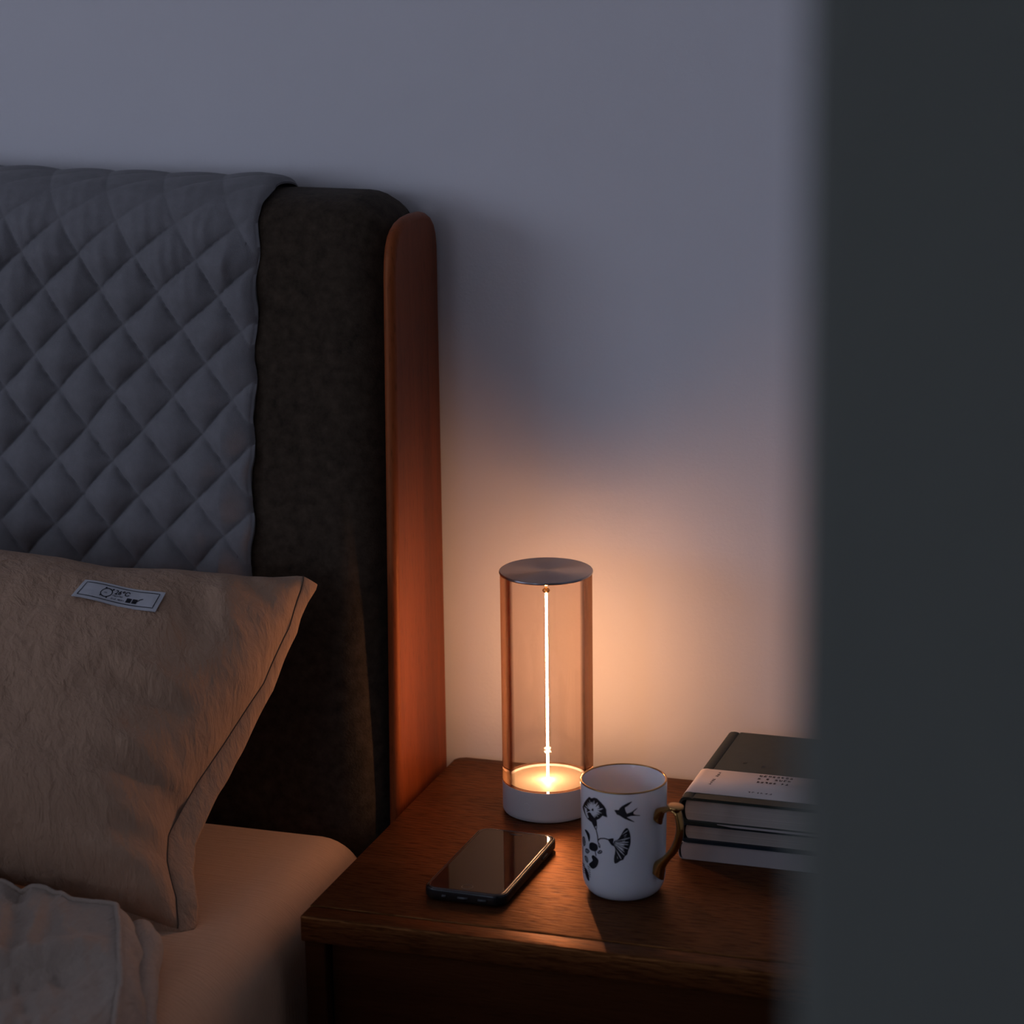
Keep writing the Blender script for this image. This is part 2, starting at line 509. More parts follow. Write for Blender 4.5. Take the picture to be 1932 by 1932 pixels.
# ---------------------------------------------------------------- quilted headboard cover
M_QUILT = mat_cloth('quilted_grey', (0.200, 0.198, 0.206), weave=1000, weave_s=0.5, var=0.10, sheen=0.15,
                    crinkle=[((30, 30, 9), (0, 0, 0), 0.25, 0.004)])
def build_cover():
    # path (y,z) from the bottom front, over the top, down the back; s runs from the top front edge
    path = [(-0.1685, 0.64), (-0.1655, 0.67), (-0.158, 0.76), (-0.1435, 0.92), (-0.133, 1.045), (-0.1290, 1.075), (-0.1185, 1.0985), (-0.1010, 1.1105),
            (-0.078, 1.1155), (-0.052, 1.1165), (-0.034, 1.1135), (-0.024, 1.1090), (-0.018, 1.1050)]
    P = np.array(path)
    for _ in range(3):    # smooth
        Q = [P[0]]
        for a, b in zip(P[:-1], P[1:]):
            Q += [0.75*a+0.25*b, 0.25*a+0.75*b]
        P = np.array(Q+[P[-1]])
    seg = np.linalg.norm(np.diff(P, axis=0), axis=1)
    s = np.concatenate([[0], np.cumsum(seg)])
    i0 = np.argmin(np.abs(P[:, 1]-1.06)+(P[:, 0] > -0.1)*9)
    q = s-s[i0]+1.06                      # q ~ z on the front
    ns_ = 400
    qs = np.linspace(q[0], q[-1], ns_)
    Y = np.interp(qs, q, P[:, 0])
    Z = np.interp(qs, q, P[:, 1])
    ty, tz = np.gradient(Y), np.gradient(Z)
    ln = np.hypot(ty, tz)
    ny, nz = -tz/ln, ty/ln
    x_edge = -0.163
    xs = np.concatenate([np.linspace(-1.30, -0.57, 90), np.linspace(-0.567, x_edge-0.012, 290), x_edge-0.012*np.cos(np.linspace(0.15, PI/2, 8))])
    X, Q = np.meshgrid(xs, qs)
    d = 1.0805-Q
    x0 = -0.3741-0.042*(1-np.exp(-np.clip(d, -0.16, 2)/0.12))
    wob = 0.0022*vnoise(X, Q, 3, 14, 2)
    hx = (X-x0+wob)/0.0632
    vq = (d+0.6*wob)/np.where(d < 0, 0.0655, 0.0695)
    a, b = hx+vq, hx-vq
    sa = np.abs(np.sin(PI*a/1.0))
    sb = np.abs(np.sin(PI*b/1.0))
    puff = 0.5*(sa*sb)**0.30+0.5*(sa*sb)**0.85
    edge = np.clip((x_edge-X)/0.030, 0, 1)
    hgt = 0.0150*puff*(0.30+0.70*edge)*(1-0.80*np.clip((Q-1.045)/0.055, 0, 1))
    rng = np.random.RandomState(5)
    ca, cb = np.floor(a).astype(int) % 40, np.floor(b).astype(int) % 40
    hgt *= (0.85+0.3*rng.rand(40, 40))[ca, cb]
    # puckers inside the cells near the bend
    puck = np.exp(-((Q-1.06)/0.055)**2)
    hgt += 0.0007*puck*np.sin(X*420+60*Q+3*vnoise(X, Q, 8, 14, 2))*puff
    hgt += 0.004*vnoise(X, Q, 11, 6, 2)
    # round hem at the side
    hem = np.clip((X-(x_edge-0.012))/0.012, 0, 1)
    hgt = hgt-0.006*(1-np.sqrt(np.clip(1-hem**2, 0, 1)))
    Xo = X+(0.0016*np.sin(vq*PI*2)+0.0012*vnoise(X*0, Q, 4, 40, 2))*np.clip((X+0.22)/0.055, 0, 1)
    Xo += 0.010*np.clip((0.86-Q)/0.2, -1, 1)*np.clip((X+0.3)/0.12, 0, 1)*-0.45
    Yo = Y[:, None]+ny[:, None]*hgt
    Zo = Z[:, None]+nz[:, None]*hgt
    # back layer resting on the pad
    Yb = Y[:, None]-ny[:, None]*0.0045+0*X
    Zb = Z[:, None]-nz[:, None]*0.0045+0*X
    nr, nc = X.shape
    V = np.concatenate([np.stack([Xo, Yo, Zo], -1).reshape(-1, 3), np.stack([Xo, Yb, Zb], -1).reshape(-1, 3)])
    Fc = grid_faces(nr, nc, 0)+grid_faces(nr, nc, nr*nc, True)
    o = nr*nc
    for i in range(nr-1):
        for j in (0, nc-1):
            k = i*nc+j
            q4 = (k, k+nc, k+nc+o, k+o)
            Fc.append(q4 if j else q4[::-1])
    for j in range(nc-1):
        Fc.append((j+1, j, j+o, j+1+o))
        k = (nr-1)*nc+j
        Fc.append((k, k+1, k+1+o, k+o))
    return V, Fc
V, Fc = build_cover()
cover = mesh_ob('headboard_cover', V, Fc, M_QUILT, None, True)
tag(cover, 'grey diamond quilted cover draped over the top of the headboard', 'cover')

# ---------------------------------------------------------------- pillow (small cloth inflation, then posed)
def inflate(W, Hh, nx, ny, dtar, steps=170, iters=7, seed=1):
    gx, gy = np.meshgrid(np.linspace(0, W, nx), np.linspace(0, Hh, ny))
    rng = np.random.RandomState(seed)
    P = np.stack([gx, gy, 0.004+0.003*vnoise(gx, gy, seed, 18, 3)], -1)
    lx, ly = W/(nx-1), Hh/(ny-1)
    ld = math.hypot(lx, ly)
    Vel = np.zeros_like(P)
    bd = np.zeros((ny, nx), bool)
    bd[0] = bd[-1] = True
    bd[:, 0] = bd[:, -1] = True
    P[bd, 2] = 0
    def con(A, B, l0, kc, ks=1.0):
        d = B-A
        ln = np.sqrt((d*d).sum(-1, keepdims=True))+1e-9
        e = (ln-l0)/ln
        k = np.where(e > 0, ks, kc)
        c = d*(0.5*k*e)
        A += c
        B -= c
    for st in range(steps):
        gxv = np.gradient(P, axis=1)
        gyv = np.gradient(P, axis=0)
        nrm = np.cross(gxv, gyv)
        nrm /= np.linalg.norm(nrm, axis=-1, keepdims=True)+1e-9
        press = np.clip(1-P[..., 2:3]/dtar, -0.5, 1)*0.00040
        old = P.copy()
        P = P+Vel*0.90+nrm*press
        P[bd, 2] = 0
        for it in range(iters):
            for a in (0, 1):
                con(P[:, a:nx-1:2], P[:, a+1:nx:2], lx, 0.55)
                con(P[a:ny-1:2, :], P[a+1:ny:2, :], ly, 0.55)
            for a in (0, 1):
                con(P[a:ny-1:2, :-1], P[a+1:ny:2, 1:], ld, 0.10, 0.22)
                con(P[a:ny-1:2, 1:], P[a+1:ny:2, :-1], ld, 0.10, 0.22)
            P[bd, 2] = 0
        lap = np.zeros_like(P)
        lap[1:-1, 1:-1] = (P[:-2, 1:-1]+P[2:, 1:-1]+P[1:-1, :-2]+P[1:-1, 2:])/4-P[1:-1, 1:-1]
        P[1:-1, 1:-1, 2] += 0.05*lap[1:-1, 1:-1, 2]
        Vel = P-old
    return P

M_LINEN = mat_cloth('washed_linen', (0.44, 0.285, 0.19), weave=1100, weave_s=0.30, var=0.05,
                    crinkle=[((105, 105, 34), (0.0, 0.35, 0.2), 0.50, 0.0034), ((60, 60, 20), (0.3, 0.3, 0.0), 0.65, 0.008)])
PIL_T, PIL_B = np.array([-0.0960, -0.214, 0.7500]), np.array([-0.1150, -0.468, 0.480])
PIL_U = PIL_T-PIL_B
PIL_LEN = np.linalg.norm(PIL_U)
PIL_U /= PIL_LEN
PIL_R = np.array([math.cos(0.26), math.sin(0.26), -0.065])      # turned a little towards the lamp side
PIL_R -= PIL_U*(PIL_R@PIL_U)*0.45
PIL_R /= np.linalg.norm(PIL_R)
PIL_N = np.cross(PIL_R, PIL_U)
PIL_N /= np.linalg.norm(PIL_N)
PNX, PNY = 116, 76
def pillow_grid():
    P = inflate(0.70, 0.46, PNX, PNY, 0.120)
    P[..., 0] -= P[:, 0, 0].max()*0+P[[0, -1], 0, 0].mean()
    lo, hi = P[0, 0, 1], P[-1, 0, 1]
    P[..., 1] = (P[..., 1]-lo)*(PIL_LEN/(hi-lo))
    return P
PG = pillow_grid()
def seam_shift(t):
    return np.interp(t, [0, .08, .17, .24, .38, .50, .68, .85, .96, 1.0], [0.002, 0.000, -0.012, -0.017, -0.007, 0.006, 0.023, 0.024, 0.015, 0.010])
def pil_world(x, y, d):
    """x to the left of the seam, y up the pillow, d out of it; the low part slumps forward"""
    t = y/PIL_LEN
    slump = 0.020*np.exp(-((t-0.16)/0.20)**2)
    lean = 0.016*np.sin(PI*np.clip(t, 0, 1))
    xo = x-seam_shift(t)*np.exp(-(np.clip(x, 0, 1)/0.14)**2)
    w = PIL_B+np.multiply.outer(-xo, PIL_R)+np.multiply.outer(y, PIL_U)+np.multiply.outer(d, PIL_N)
    w = w+np.multiply.outer(slump-lean*0.4, np.array([0, -0.75, 0.25]))
    w[..., 2] = np.where(w[..., 2] < 0.4795, 0.4795-0.002*np.tanh((0.4795-w[..., 2])*20), w[..., 2])
    return w
def folds(x, y):
    """hand-placed creases of the pillow front, metres from the seam and from the bottom"""
    out = np.zeros_like(x)
    for x0, y0, x1, y1, w, a in ((0.150, 0.240, 0.045, 0.192, 0.012, 0.0065), (0.135, 0.222, 0.055, 0.180, 0.011, -0.0070),
                                 (0.120, 0.165, 0.010, 0.122, 0.011, 0.0070), (0.100, 0.145, 0.020, 0.104, 0.010, -0.0075),
                                 (0.060, 0.363, 0.006, 0.296, 0.009, -0.0065), (0.068, 0.345, 0.056, 0.275, 0.013, 0.0060),
                                 (0.085, 0.330, 0.075, 0.250, 0.016, -0.0050), (0.090, 0.105, 0.010, 0.078, 0.008, 0.0045),
                                 (0.080, 0.088, 0.012, 0.060, 0.009, -0.0045), (0.100, 0.055, 0.010, 0.045, 0.009, 0.0040),
                                 (0.230, 0.120, 0.110, 0.085, 0.020, 0.0050), (0.240, 0.200, 0.140, 0.130, 0.022, -0.0045),
                                 (0.028, 0.260, 0.004, 0.240, 0.006, -0.0035), (0.030, 0.222, 0.004, 0.205, 0.006, 0.0035)):
        ax, ay = x1-x0, y1-y0
        ll = math.hypot(ax, ay)
        u = ((x-x0)*ax+(y-y0)*ay)/ll**2
        dd = ((x-x0)*ay-(y-y0)*ax)/ll
        dd = dd+0.004*np.sin(u*5)
        out += a*np.exp(-(dd/w)**2)*np.clip(1.15-np.abs(u-0.5)*1.9, 0, 1)**0.8
    out += -0.013*np.exp(-((x-0.016)/0.014)**2-((y-0.112)/0.013)**2)
    out += -0.014*np.exp(-((x-0.175)/0.035)**2-((y-PIL_LEN)/0.05)**2)
    near = np.exp(-x/0.032)*np.clip(x/0.008, 0, 1)
    out += near*(0.0022*np.sin(y*210+3*vnoise(x*0, y, 51, 14, 2)))
    out += 0.0022*vnoise(x*0.6+y*0.5, y*0.6-x*0.4, 52, 34, 3)*np.clip(x/0.02, 0, 1)
    return out
FD = PG[..., 2]+folds(PG[..., 0], PG[..., 1])
FD[[0, -1]] = 0
FD[:, [0, -1]] = 0
front = pil_world(PG[..., 0], PG[..., 1], FD)
back = pil_world(PG[..., 0], PG[..., 1], -0.40*PG[..., 2])
pil = thing('pillow', 'large beige linen pillow leaning on the headboard with a small white label', 'pillow', tuple(PIL_B+np.array([-0.3, 0, 0])))
V = np.concatenate([front.reshape(-1, 3), back.reshape(-1, 3)])
Fc = grid_faces(PNY, PNX, 0, True)+grid_faces(PNY, PNX, PNX*PNY, False)
mesh_ob('pillow_body', V, Fc, M_LINEN, pil, True)
# flange that runs round beyond the seam
def flange():
    ring = [(0, i) for i in range(14, 0, -1)]+[(j, 0) for j in range(PNY)]
    pts = np.array([PG[r][:2] for r in ring])
    n = len(pts)
    t = np.gradient(pts, axis=0)
    for _ in range(6):
        t[1:-1] = (t[:-2]+t[2:]+t[1:-1])/3
    t /= np.linalg.norm(t, axis=1)[:, None]
    nrm = np.stack([-t[:, 1], t[:, 0]], 1)
    k = np.arange(n)
    cnt = np.array([0.3, PIL_LEN/2])
    sgn = np.sign(((pts-cnt)*nrm).sum(1))
    nrm *= np.median(sgn)
    wv = np.array([vnoise(np.array([x*0.11]), np.array([0.3]), 9, 1, 2)[0] for x in k])
    rowsV = []
    t = np.clip(pts[:, 1]/PIL_LEN, 0, 1)
    W_ = np.interp(t, [0, .08, .2, .4, .6, .8, .95, 1], [0.018, 0.023, 0.030, 0.027, 0.020, 0.016, 0.016, 0.018])+0.0016*wv
    W_ *= np.clip(k/10.0, 0.1, 1)
    phi = np.interp(t, [0, .1, .25, .5, .7, .9, 1], [0.50, 0.55, 0.62, 0.85, 1.15, 1.20, 0.75])
    for f, dz in ((0.0, 0.0002), (0.12, 0.0012), (0.5, 0.0016), (0.92, 0.0012), (1.0, 0.0), (0.92, -0.0012), (0.5, -0.0016), (0.0, -0.0006)):
        wave = f*(0.0030*np.sin(k*0.33+3*wv)+0.003*wv)
        q = pts+nrm*(W_*f*np.cos(phi)+dz*np.sin(phi))[:, None]
        dd = dz*np.cos(phi)-W_*f*np.sin(phi)+wave*np.cos(phi)
        rowsV.append(pil_world(q[:, 0], q[:, 1], dd))
    Vv = np.concatenate(rowsV)
    return Vv, grid_faces(len(rowsV), n, 0)
V, Fc = flange()
mesh_ob('flange', V, Fc, M_LINEN, pil, True)
# thin tube along the seam, coloured dark as the shade of its groove
ring = [(j, 0) for j in range(PNY)]
pts = np.array([PG[r] for r in ring])
M_SEAM = simple('seam_shade', (0.10, 0.075, 0.06), 0.9)
V, Fc = tube(pil_world(pts[:, 0]-0.0004, pts[:, 1], pts[:, 2]+0.0008), 0.00055, 6)
mesh_ob('seam', V, Fc, M_SEAM, pil, True)

# woven label sewn to the pillow front
def front_at(fx, fy):
    """point and normal of the pillow front at fractional grid coordinates"""
    i, j = np.clip(np.floor(fx).astype(int), 0, PNX-2), np.clip(np.floor(fy).astype(int), 0, PNY-2)
    a, b = fx-i, fy-j
    def bil(G):
        return (G[j, i]*((1-a)*(1-b))[..., None]+G[j, i+1]*(a*(1-b))[..., None]+G[j+1, i]*((1-a)*b)[..., None]+G[j+1, i+1]*(a*b)[..., None])
    nrm = np.cross(np.gradient(front, axis=0), np.gradient(front, axis=1))
    for _ in range(4):
        nrm[1:-1, 1:-1] = (nrm[:-2, 1:-1]+nrm[2:, 1:-1]+nrm[1:-1, :-2]+nrm[1:-1, 2:]+nrm[1:-1, 1:-1])/5
    nrm /= np.linalg.norm(nrm, axis=-1, keepdims=True)
    nn = bil(nrm)
    nn = nn*np.sign((nn*PIL_N).sum(-1, keepdims=True))
    return bil(front), nn/np.linalg.norm(nn, axis=-1, keepdims=True)
LAB = dict(tl=(30.6, 60.0), tr=(19.8, 60.0), bl=(31.4, 55.2), br=(20.2, 55.0))   # grid coordinates of the corners
def label_map(u, v, off):
    u, v = np.asarray(u, float), np.asarray(v, float)
    c = {k: np.array(p, float) for k, p in LAB.items()}
    fx = (1-u)*(1-v)*c['bl'][0]+u*(1-v)*c['br'][0]+(1-u)*v*c['tl'][0]+u*v*c['tr'][0]
    fy = (1-u)*(1-v)*c['bl'][1]+u*(1-v)*c['br'][1]+(1-u)*v*c['tl'][1]+u*v*c['tr'][1]
    p, n = front_at(fx, fy)
    lift = 0.0016+0.0016*np.sin(u*2*PI*1.0+0.6)*(0.4+0.6*np.abs(v-0.5)*2)
    return p+n*(lift+off)[..., None]
LW, LH = 0.0700, 0.0185      # its real size, for the print
ug, vg = np.meshgrid(np.linspace(0, 1, 61), np.linspace(0, 1, 15))
up_, dn_ = label_map(ug, vg, 0*ug+0.0004), label_map(ug, vg, 0*ug-0.0002)
n_ = ug.size
Fc = grid_faces(15, 61, 0)+grid_faces(15, 61, n_, True)
M_LABEL = mat_cloth('label_satin', (0.52, 0.53, 0.56), weave=1500, weave_s=0.15, var=0.03, rough=0.6)
lab = mesh_ob('label', np.concatenate([up_.reshape(-1, 3), dn_.reshape(-1, 3)]), Fc, M_LABEL, pil, True)
lab['label'] = 'white woven label with a black border line'
M_INK = simple('black_ink', (0.012, 0.013, 0.018), 0.7, spec=0.2)

class Ink:
    """flat 2-D print in metres, collected as quads and polygons, later mapped to a surface"""
    def __init__(self):
        self.V, self.F = [], []
    def line(self, pts, w, closed=False, step=0.0012):
        P = [np.array(p, float) for p in pts]
        if closed:
            P.append(P[0])
        D = []
        for a, b in zip(P[:-1], P[1:]):
            k = max(1, int(np.linalg.norm(b-a)/step))
            D += [a+(b-a)*i/k for i in range(k)]
        D.append(P[-1])
        D = np.array(D)
        t = np.gradient(D, axis=0)
        t /= np.linalg.norm(t, axis=1)[:, None]+1e-12
        nn = np.stack([-t[:, 1], t[:, 0]], 1)*w/2
        b0 = len(self.V)
        for p, q in zip(D+nn, D-nn):
            self.V += [tuple(p), tuple(q)]
        for i in range(len(D)-1):
            self.F.append((b0+2*i, b0+2*i+1, b0+2*i+3, b0+2*i+2))
    def disc(self, c, r, seg=12, sy=1.0):
        b0 = len(self.V)
        self.V += [(c[0]+r*math.cos(2*PI*k/seg), c[1]+sy*r*math.sin(2*PI*k/seg)) for k in range(seg)]
        self.F.append(tuple(range(b0, b0+seg)))
    def rect(self, x0, y0, x1, y1, shear=0.0):
        b0 = len(self.V)
        self.V += [(x0, y0), (x1, y0), (x1+shear, y1), (x0+shear, y1)]
        self.F.append((b0, b0+1, b0+2, b0+3))
    def glyph(self, x, y, w, h, rng, dens=5, lw=None):
        lw = lw or h*0.17
        for k in range(dens):
            if rng.rand() < 0.55:
                yy = y+h*(k+0.5)/dens
                a, b = sorted(rng.rand(2)*0.5)
                self.rect(x+w*a*0.7, yy-lw/2, x+w*(0.6+b*0.8), yy+lw/2)
            else:
                xx = x+w*(0.12+0.76*rng.rand())
                a = rng.rand()*0.35
                self.rect(xx-lw/2, y+h*a, xx+lw/2, y+h*(0.65+0.35*rng.rand()))
    def text(self, body, x, y, size, bold=0.0):
        cu = bpy.data.curves.new('type', 'FONT')
        cu.body = body
        cu.size = size
        cu.offset = bold
        cu.resolution_u = 3
        ob = bpy.data.objects.new('type', cu)
        COL.objects.link(ob)
        bpy.context.view_layer.update()
        me = bpy.data.meshes.new_from_object(ob.evaluated_get(bpy.context.evaluated_depsgraph_get()))
        b0 = len(self.V)
        self.V += [(v.co.x+x, v.co.y+y) for v in me.vertices]
        self.F += [tuple(b0+i for i in p.vertices) for p in me.polygons]
        bpy.data.objects.remove(ob)
        bpy.data.curves.remove(cu)
        bpy.data.meshes.remove(me)
    def build(self, name, fn, mat, parent):
        A = np.array(self.V)
        return mesh_ob(name, fn(A[:, 0], A[:, 1]), self.F, mat, parent, False)

ink = Ink()
mx_, my_ = 0.0035, 0.0026
ink.line([(mx_, my_), (LW-mx_, my_), (LW-mx_, LH-my_), (mx_, LH-my_)], 0.00062, True, 0.002)
cx, cy = 0.0245, 0.0092
ink.line([(cx+0.0046*math.cos(a), cy+0.0040*math.sin(a)) for a in np.linspace(0, 2*PI, 40)], 0.00075)
for a, rr in ((2.1, 0.0048), (0.75, 0.0056), (3.9, 0.0050), (5.2, 0.0050)):
    ink.disc((cx+rr*math.cos(a), cy+rr*math.sin(a)), 0.0008 if a < 3 else 0.0006)
ink.text('zzz', cx-0.0020, cy-0.0006, 0.0022)
ink.text('26\u2103', 0.0308, 0.0094, 0.0058, 0.00012)
rngL = np.random.RandomState(4)
for yy, n, s in ((0.0070, 8, 0.0012), (0.0043, 10, 0.0012)):
    for k in range(n):
        if not (n == 10 and k == 4):
            ink.glyph(0.0302+k*0.00115, yy, 0.0009, 0.0016, rngL, 3, 0.0003)
for x in (0.0430, 0.0480):
    for k in range(4):
        ink.rect(x, 0.0044+k*0.00092, x+0.0040, 0.0044+k*0.00092+0.00066)
    for k in range(4):
        ink.rect(x+k*0.0011, 0.0042, x+k*0.0011+0.0007, 0.0080)
ink.line([(0.0500, 0.0046), (0.0522, 0.0066), (0.0540, 0.0086), (0.0558, 0.0092)], 0.0007)
ink.build('label_print', lambda x, y: label_map(x/LW, y/LH, 0*x+0.0008), M_INK, lab)

# ---------------------------------------------------------------- duvet
M_DUVET = mat_cloth('duvet_cotton', (0.41, 0.335, 0.275), weave=900, weave_s=0.35, var=0.06,
                    crinkle=[((90, 34, 90), (0, 0, -0.5), 0.65, 0.006), ((210, 120, 210), (0, 0, 0.3), 0.35, 0.002)])
def duvet_edge(y):
    return np.interp(y, [-2.2, -0.95, -0.78, -0.70, -0.62, -0.56, -0.51], [0.015, 0.010, -0.004, -0.034, -0.074, -0.106, -0.130])
def build_duvet():
    yb = -0.512
    s = np.concatenate([np.linspace(-1.50, -0.42, 40), np.linspace(-0.415, -0.03, 130), -0.03*np.cos(np.linspace(0.04, PI/2, 14))])
    ys = np.concatenate([np.linspace(-2.14, -0.98, 30), np.linspace(-0.975, yb-0.04, 130), yb-0.04*np.cos(np.linspace(0.04, PI/2, 14))])
    SX, Y = np.meshgrid(s, ys)
    X = duvet_edge(Y)+SX
    dx, dy = np.clip(-SX/0.030, 0, 1), np.clip((yb-Y)/0.040, 0, 1)
    ex, ey = np.sqrt(1-(1-dx)**2), np.sqrt(1-(1-dy)**2)
    T = 0.048+0.022*np.clip((-0.15-X)/0.20, 0, 1)
    inside = ex*ey
    Z = 0.4835+T*inside
    Z += inside*0.24*np.clip((-0.34-X)/0.30, 0, 1)**1.5*np.clip((yb-0.10-Y)/0.25, 0, 1)  # unseen heap further left, added to shade the pillow and mug
    # crinkles, running away from the hem
    c = X*0.90+Y*0.42
    e = -X*0.42+Y*0.90
    soft = 0.25+0.75*np.clip((-0.055-SX)/0.07, 0, 1)
    Z += inside*soft*(0.0066*vnoise(c, e*0.26, 21, 66, 2)+0.0050*vnoise(X, Y, 22, 11, 2)+0.0016*vnoise(c, e*0.45, 23, 150, 2))
    # one broad fold across the near corner
    ridge = ((Y+0.69)-1.1*(X+0.17))/1.49
    Z += inside*(0.017*np.exp(-(ridge/0.016)**2)-0.012*np.exp(-((ridge+0.034)/0.022)**2))*np.clip((-0.035-SX)/0.05, 0, 1)
    over = np.clip((X+0.055)/0.07, 0, 1)
    Z -= 0.060*over**1.5
    Yo = Y+(1-dy)*0.010*vnoise(X, Y*0, 24, 12, 2)
    Xo = X+(1-dx)*0.005*vnoise(X*0, Y, 25, 22, 2)
    nr, nc = X.shape
    V = np.stack([Xo, Yo, Z], -1).reshape(-1, 3)
    return V, grid_faces(nr, nc), X, Y, Z, Xo, Yo
V, Fc, DX, DY, DZ, DXo, DYo = build_duvet()
duv = thing('duvet', 'crumpled pale beige duvet folded back over the lower bed', 'duvet', (-0.8, -1.3, 0.48))
mesh_ob('duvet_top', V, Fc, M_DUVET, duv, True)
# hem: corded edge of the turned-back layer
jj = -9
hem_pts = [(DXo[i, jj]-0.000, DYo[i, jj], DZ[i, jj]+0.0012) for i in range(20, DX.shape[0]-9)]
corner = [(DXo[-9, j], DYo[-9, j], DZ[-9, j]+0.0012) for j in range(DX.shape[1]-9, 20, -1)]
V, Fc = tube(hem_pts+corner[1:], 0.0028, 8)
mesh_ob('hem', V, Fc, M_DUVET, duv, True)
# under layer of the fold, looping out past the hem
def under_roll():
    ys = np.linspace(-0.80, -0.522, 90)
    P, R2 = [], []
    for y in ys:
        w = vnoise(np.array([0.2]), np.array([y]), 31, 16, 2)[0]
        b = math.exp(-((y+0.560)/0.030)**2)
        P.append((float(duvet_edge(y))-0.004+0.007*b+0.003*w, y, 0.4960+0.003*b-0.04*max(0, (float(duvet_edge(y))+0.055)/0.07)**1.5))
        R2.append((0.0120+0.004*b+0.002*w, 0.0115+0.005*b))
    return tube(P, R2, 16)
V, Fc = under_roll()
mesh_ob('under_fold', V, Fc, M_DUVET, duv, True)

# ---------------------------------------------------------------- table lamp
LX, LY = 0.1376, -0.1290
M_LBASE = simple('lamp_base_white', (0.62, 0.60, 0.61), 0.45)
M_DISC = simple('lamp_disc_cream', (0.60, 0.54, 0.42), 0.5)
M_BRASS = simple('brass', (0.62, 0.38, 0.14), 0.22, 1.0)
mc, nt, b = new_mat('brushed_cap')
b.inputs['Base Color'].default_value = (0.40, 0.385, 0.40, 1)
b.inputs['Metallic'].default_value = 1.0
b.inputs['Roughness'].default_value = 0.30
b.inputs['Anisotropic'].default_value = 0.95
b.inputs['Anisotropic Rotation'].default_value = 0.25
tg = N(nt, 'ShaderNodeTangent', direction_type='RADIAL', axis='Z')
L(nt, tg.outputs['Tangent'], b.inputs['Tangent'])
M_CAP = mc
# thick clear amber tube: straight-through glass with a Fresnel gloss and an absorbing wall
mg = bpy.data.materials.new('amber_glass')
mg.use_nodes = True
nt = mg.node_tree
nt.nodes.remove(nt.nodes['Principled BSDF'])
out = nt.nodes['Material Output']
tr = N(nt, 'ShaderNodeBsdfTransparent')
tr.inputs['Color'].default_value = (0.985, 0.965, 0.945, 1)
gl = N(nt, 'ShaderNodeBsdfGlossy')
gl.inputs['Roughness'].default_value = 0.02
gl.inputs['Color'].default_value = (1, 1, 1, 1)
lw = N(nt, 'ShaderNodeLayerWeight')      # Schlick reflectance, the same from both sides
lw.inputs['Blend'].default_value = 0.5
pw = N(nt, 'ShaderNodeMath', operation='POWER')
pw.inputs[1].default_value = 5.0
L(nt, lw.outputs['Facing'], pw.inputs[0])
fr = N(nt, 'ShaderNodeMath', operation='MULTIPLY_ADD')
fr.inputs[1].default_value = 0.90
fr.inputs[2].default_value = 0.032
L(nt, pw.outputs[0], fr.inputs[0])
edge = N(nt, 'ShaderNodeMapRange')          # seen edge-on the thick wall bends the view: real refraction there
edge.inputs['From Min'].default_value = 0.44
edge.inputs['From Max'].default_value = 0.62
L(nt, lw.outputs['Facing'], edge.inputs['Value'])
rf = N(nt, 'ShaderNodeBsdfGlass')
rf.inputs['IOR'].default_value = 1.47
rf.inputs['Roughness'].default_value = 0.0
rf.inputs['Color'].default_value = (0.56, 0.36, 0.245, 1)
mx2 = N(nt, 'ShaderNodeMixShader')
mxs = N(nt, 'ShaderNodeMixShader')
L(nt, fr.outputs[0], mxs.inputs['Fac'])
L(nt, tr.outputs['BSDF'], mxs.inputs[1])
L(nt, gl.outputs['BSDF'], mxs.inputs[2])
L(nt, edge.outputs['Result'], mx2.inputs['Fac'])
L(nt, mxs.outputs['Shader'], mx2.inputs[1])
L(nt, rf.outputs['BSDF'], mx2.inputs[2])
L(nt, mx2.outputs['Shader'], out.inputs['Surface'])
va = N(nt, 'ShaderNodeVolumeAbsorption')
va.inputs['Color'].default_value = (0.80, 0.55, 0.38, 1)
va.inputs['Density'].default_value = 34.0
L(nt, va.outputs['Volume'], out.inputs['Volume'])
M_GLASS = mg
me_, nt, b = new_mat('filament_glow')
b.inputs['Base Color'].default_value = (0.9, 0.8, 0.6, 1)
b.inputs['Emission Color'].default_value = (1.0, 0.515, 0.262, 1)
b.inputs['Emission Strength'].default_value = LAMP_WATTS
M_GLOW = me_
me_, nt, b = new_mat('led_point_glow')
b.inputs['Emission Color'].default_value = (1.0, 0.515, 0.262, 1)
b.inputs['Emission Strength'].default_value = LAMP_WATTS*1.4
M_POINT = me_

lamp = thing('table_lamp', 'lit cylindrical glass table lamp with a glowing filament and metal lid', 'lamp', (LX, LY, 0.5))
V, Fc = lathe(LX, LY, [(0.0430, 0.5002), (0.0446, 0.5010), (0.0454, 0.5026), (0.0456, 0.5050), (0.0456, 0.5300), (0.0452, 0.5318), (0.0446, 0.5322),
                       (0.0412, 0.5322), (0.0404, 0.5319), (0.0402, 0.5312), (0.0402, 0.5285), (0.0010, 0.5285)], 128)
base = mesh_ob('base', V, Fc, M_LBASE, lamp, True, 35)
V, Fc = lathe(LX, LY, [(0.0400, 0.5287), (0.0400, 0.5300), (0.0393, 0.5304), (0.0035, 0.5304)], 96)
mesh_ob('light_disc', V, Fc, M_DISC, lamp, True, 35)
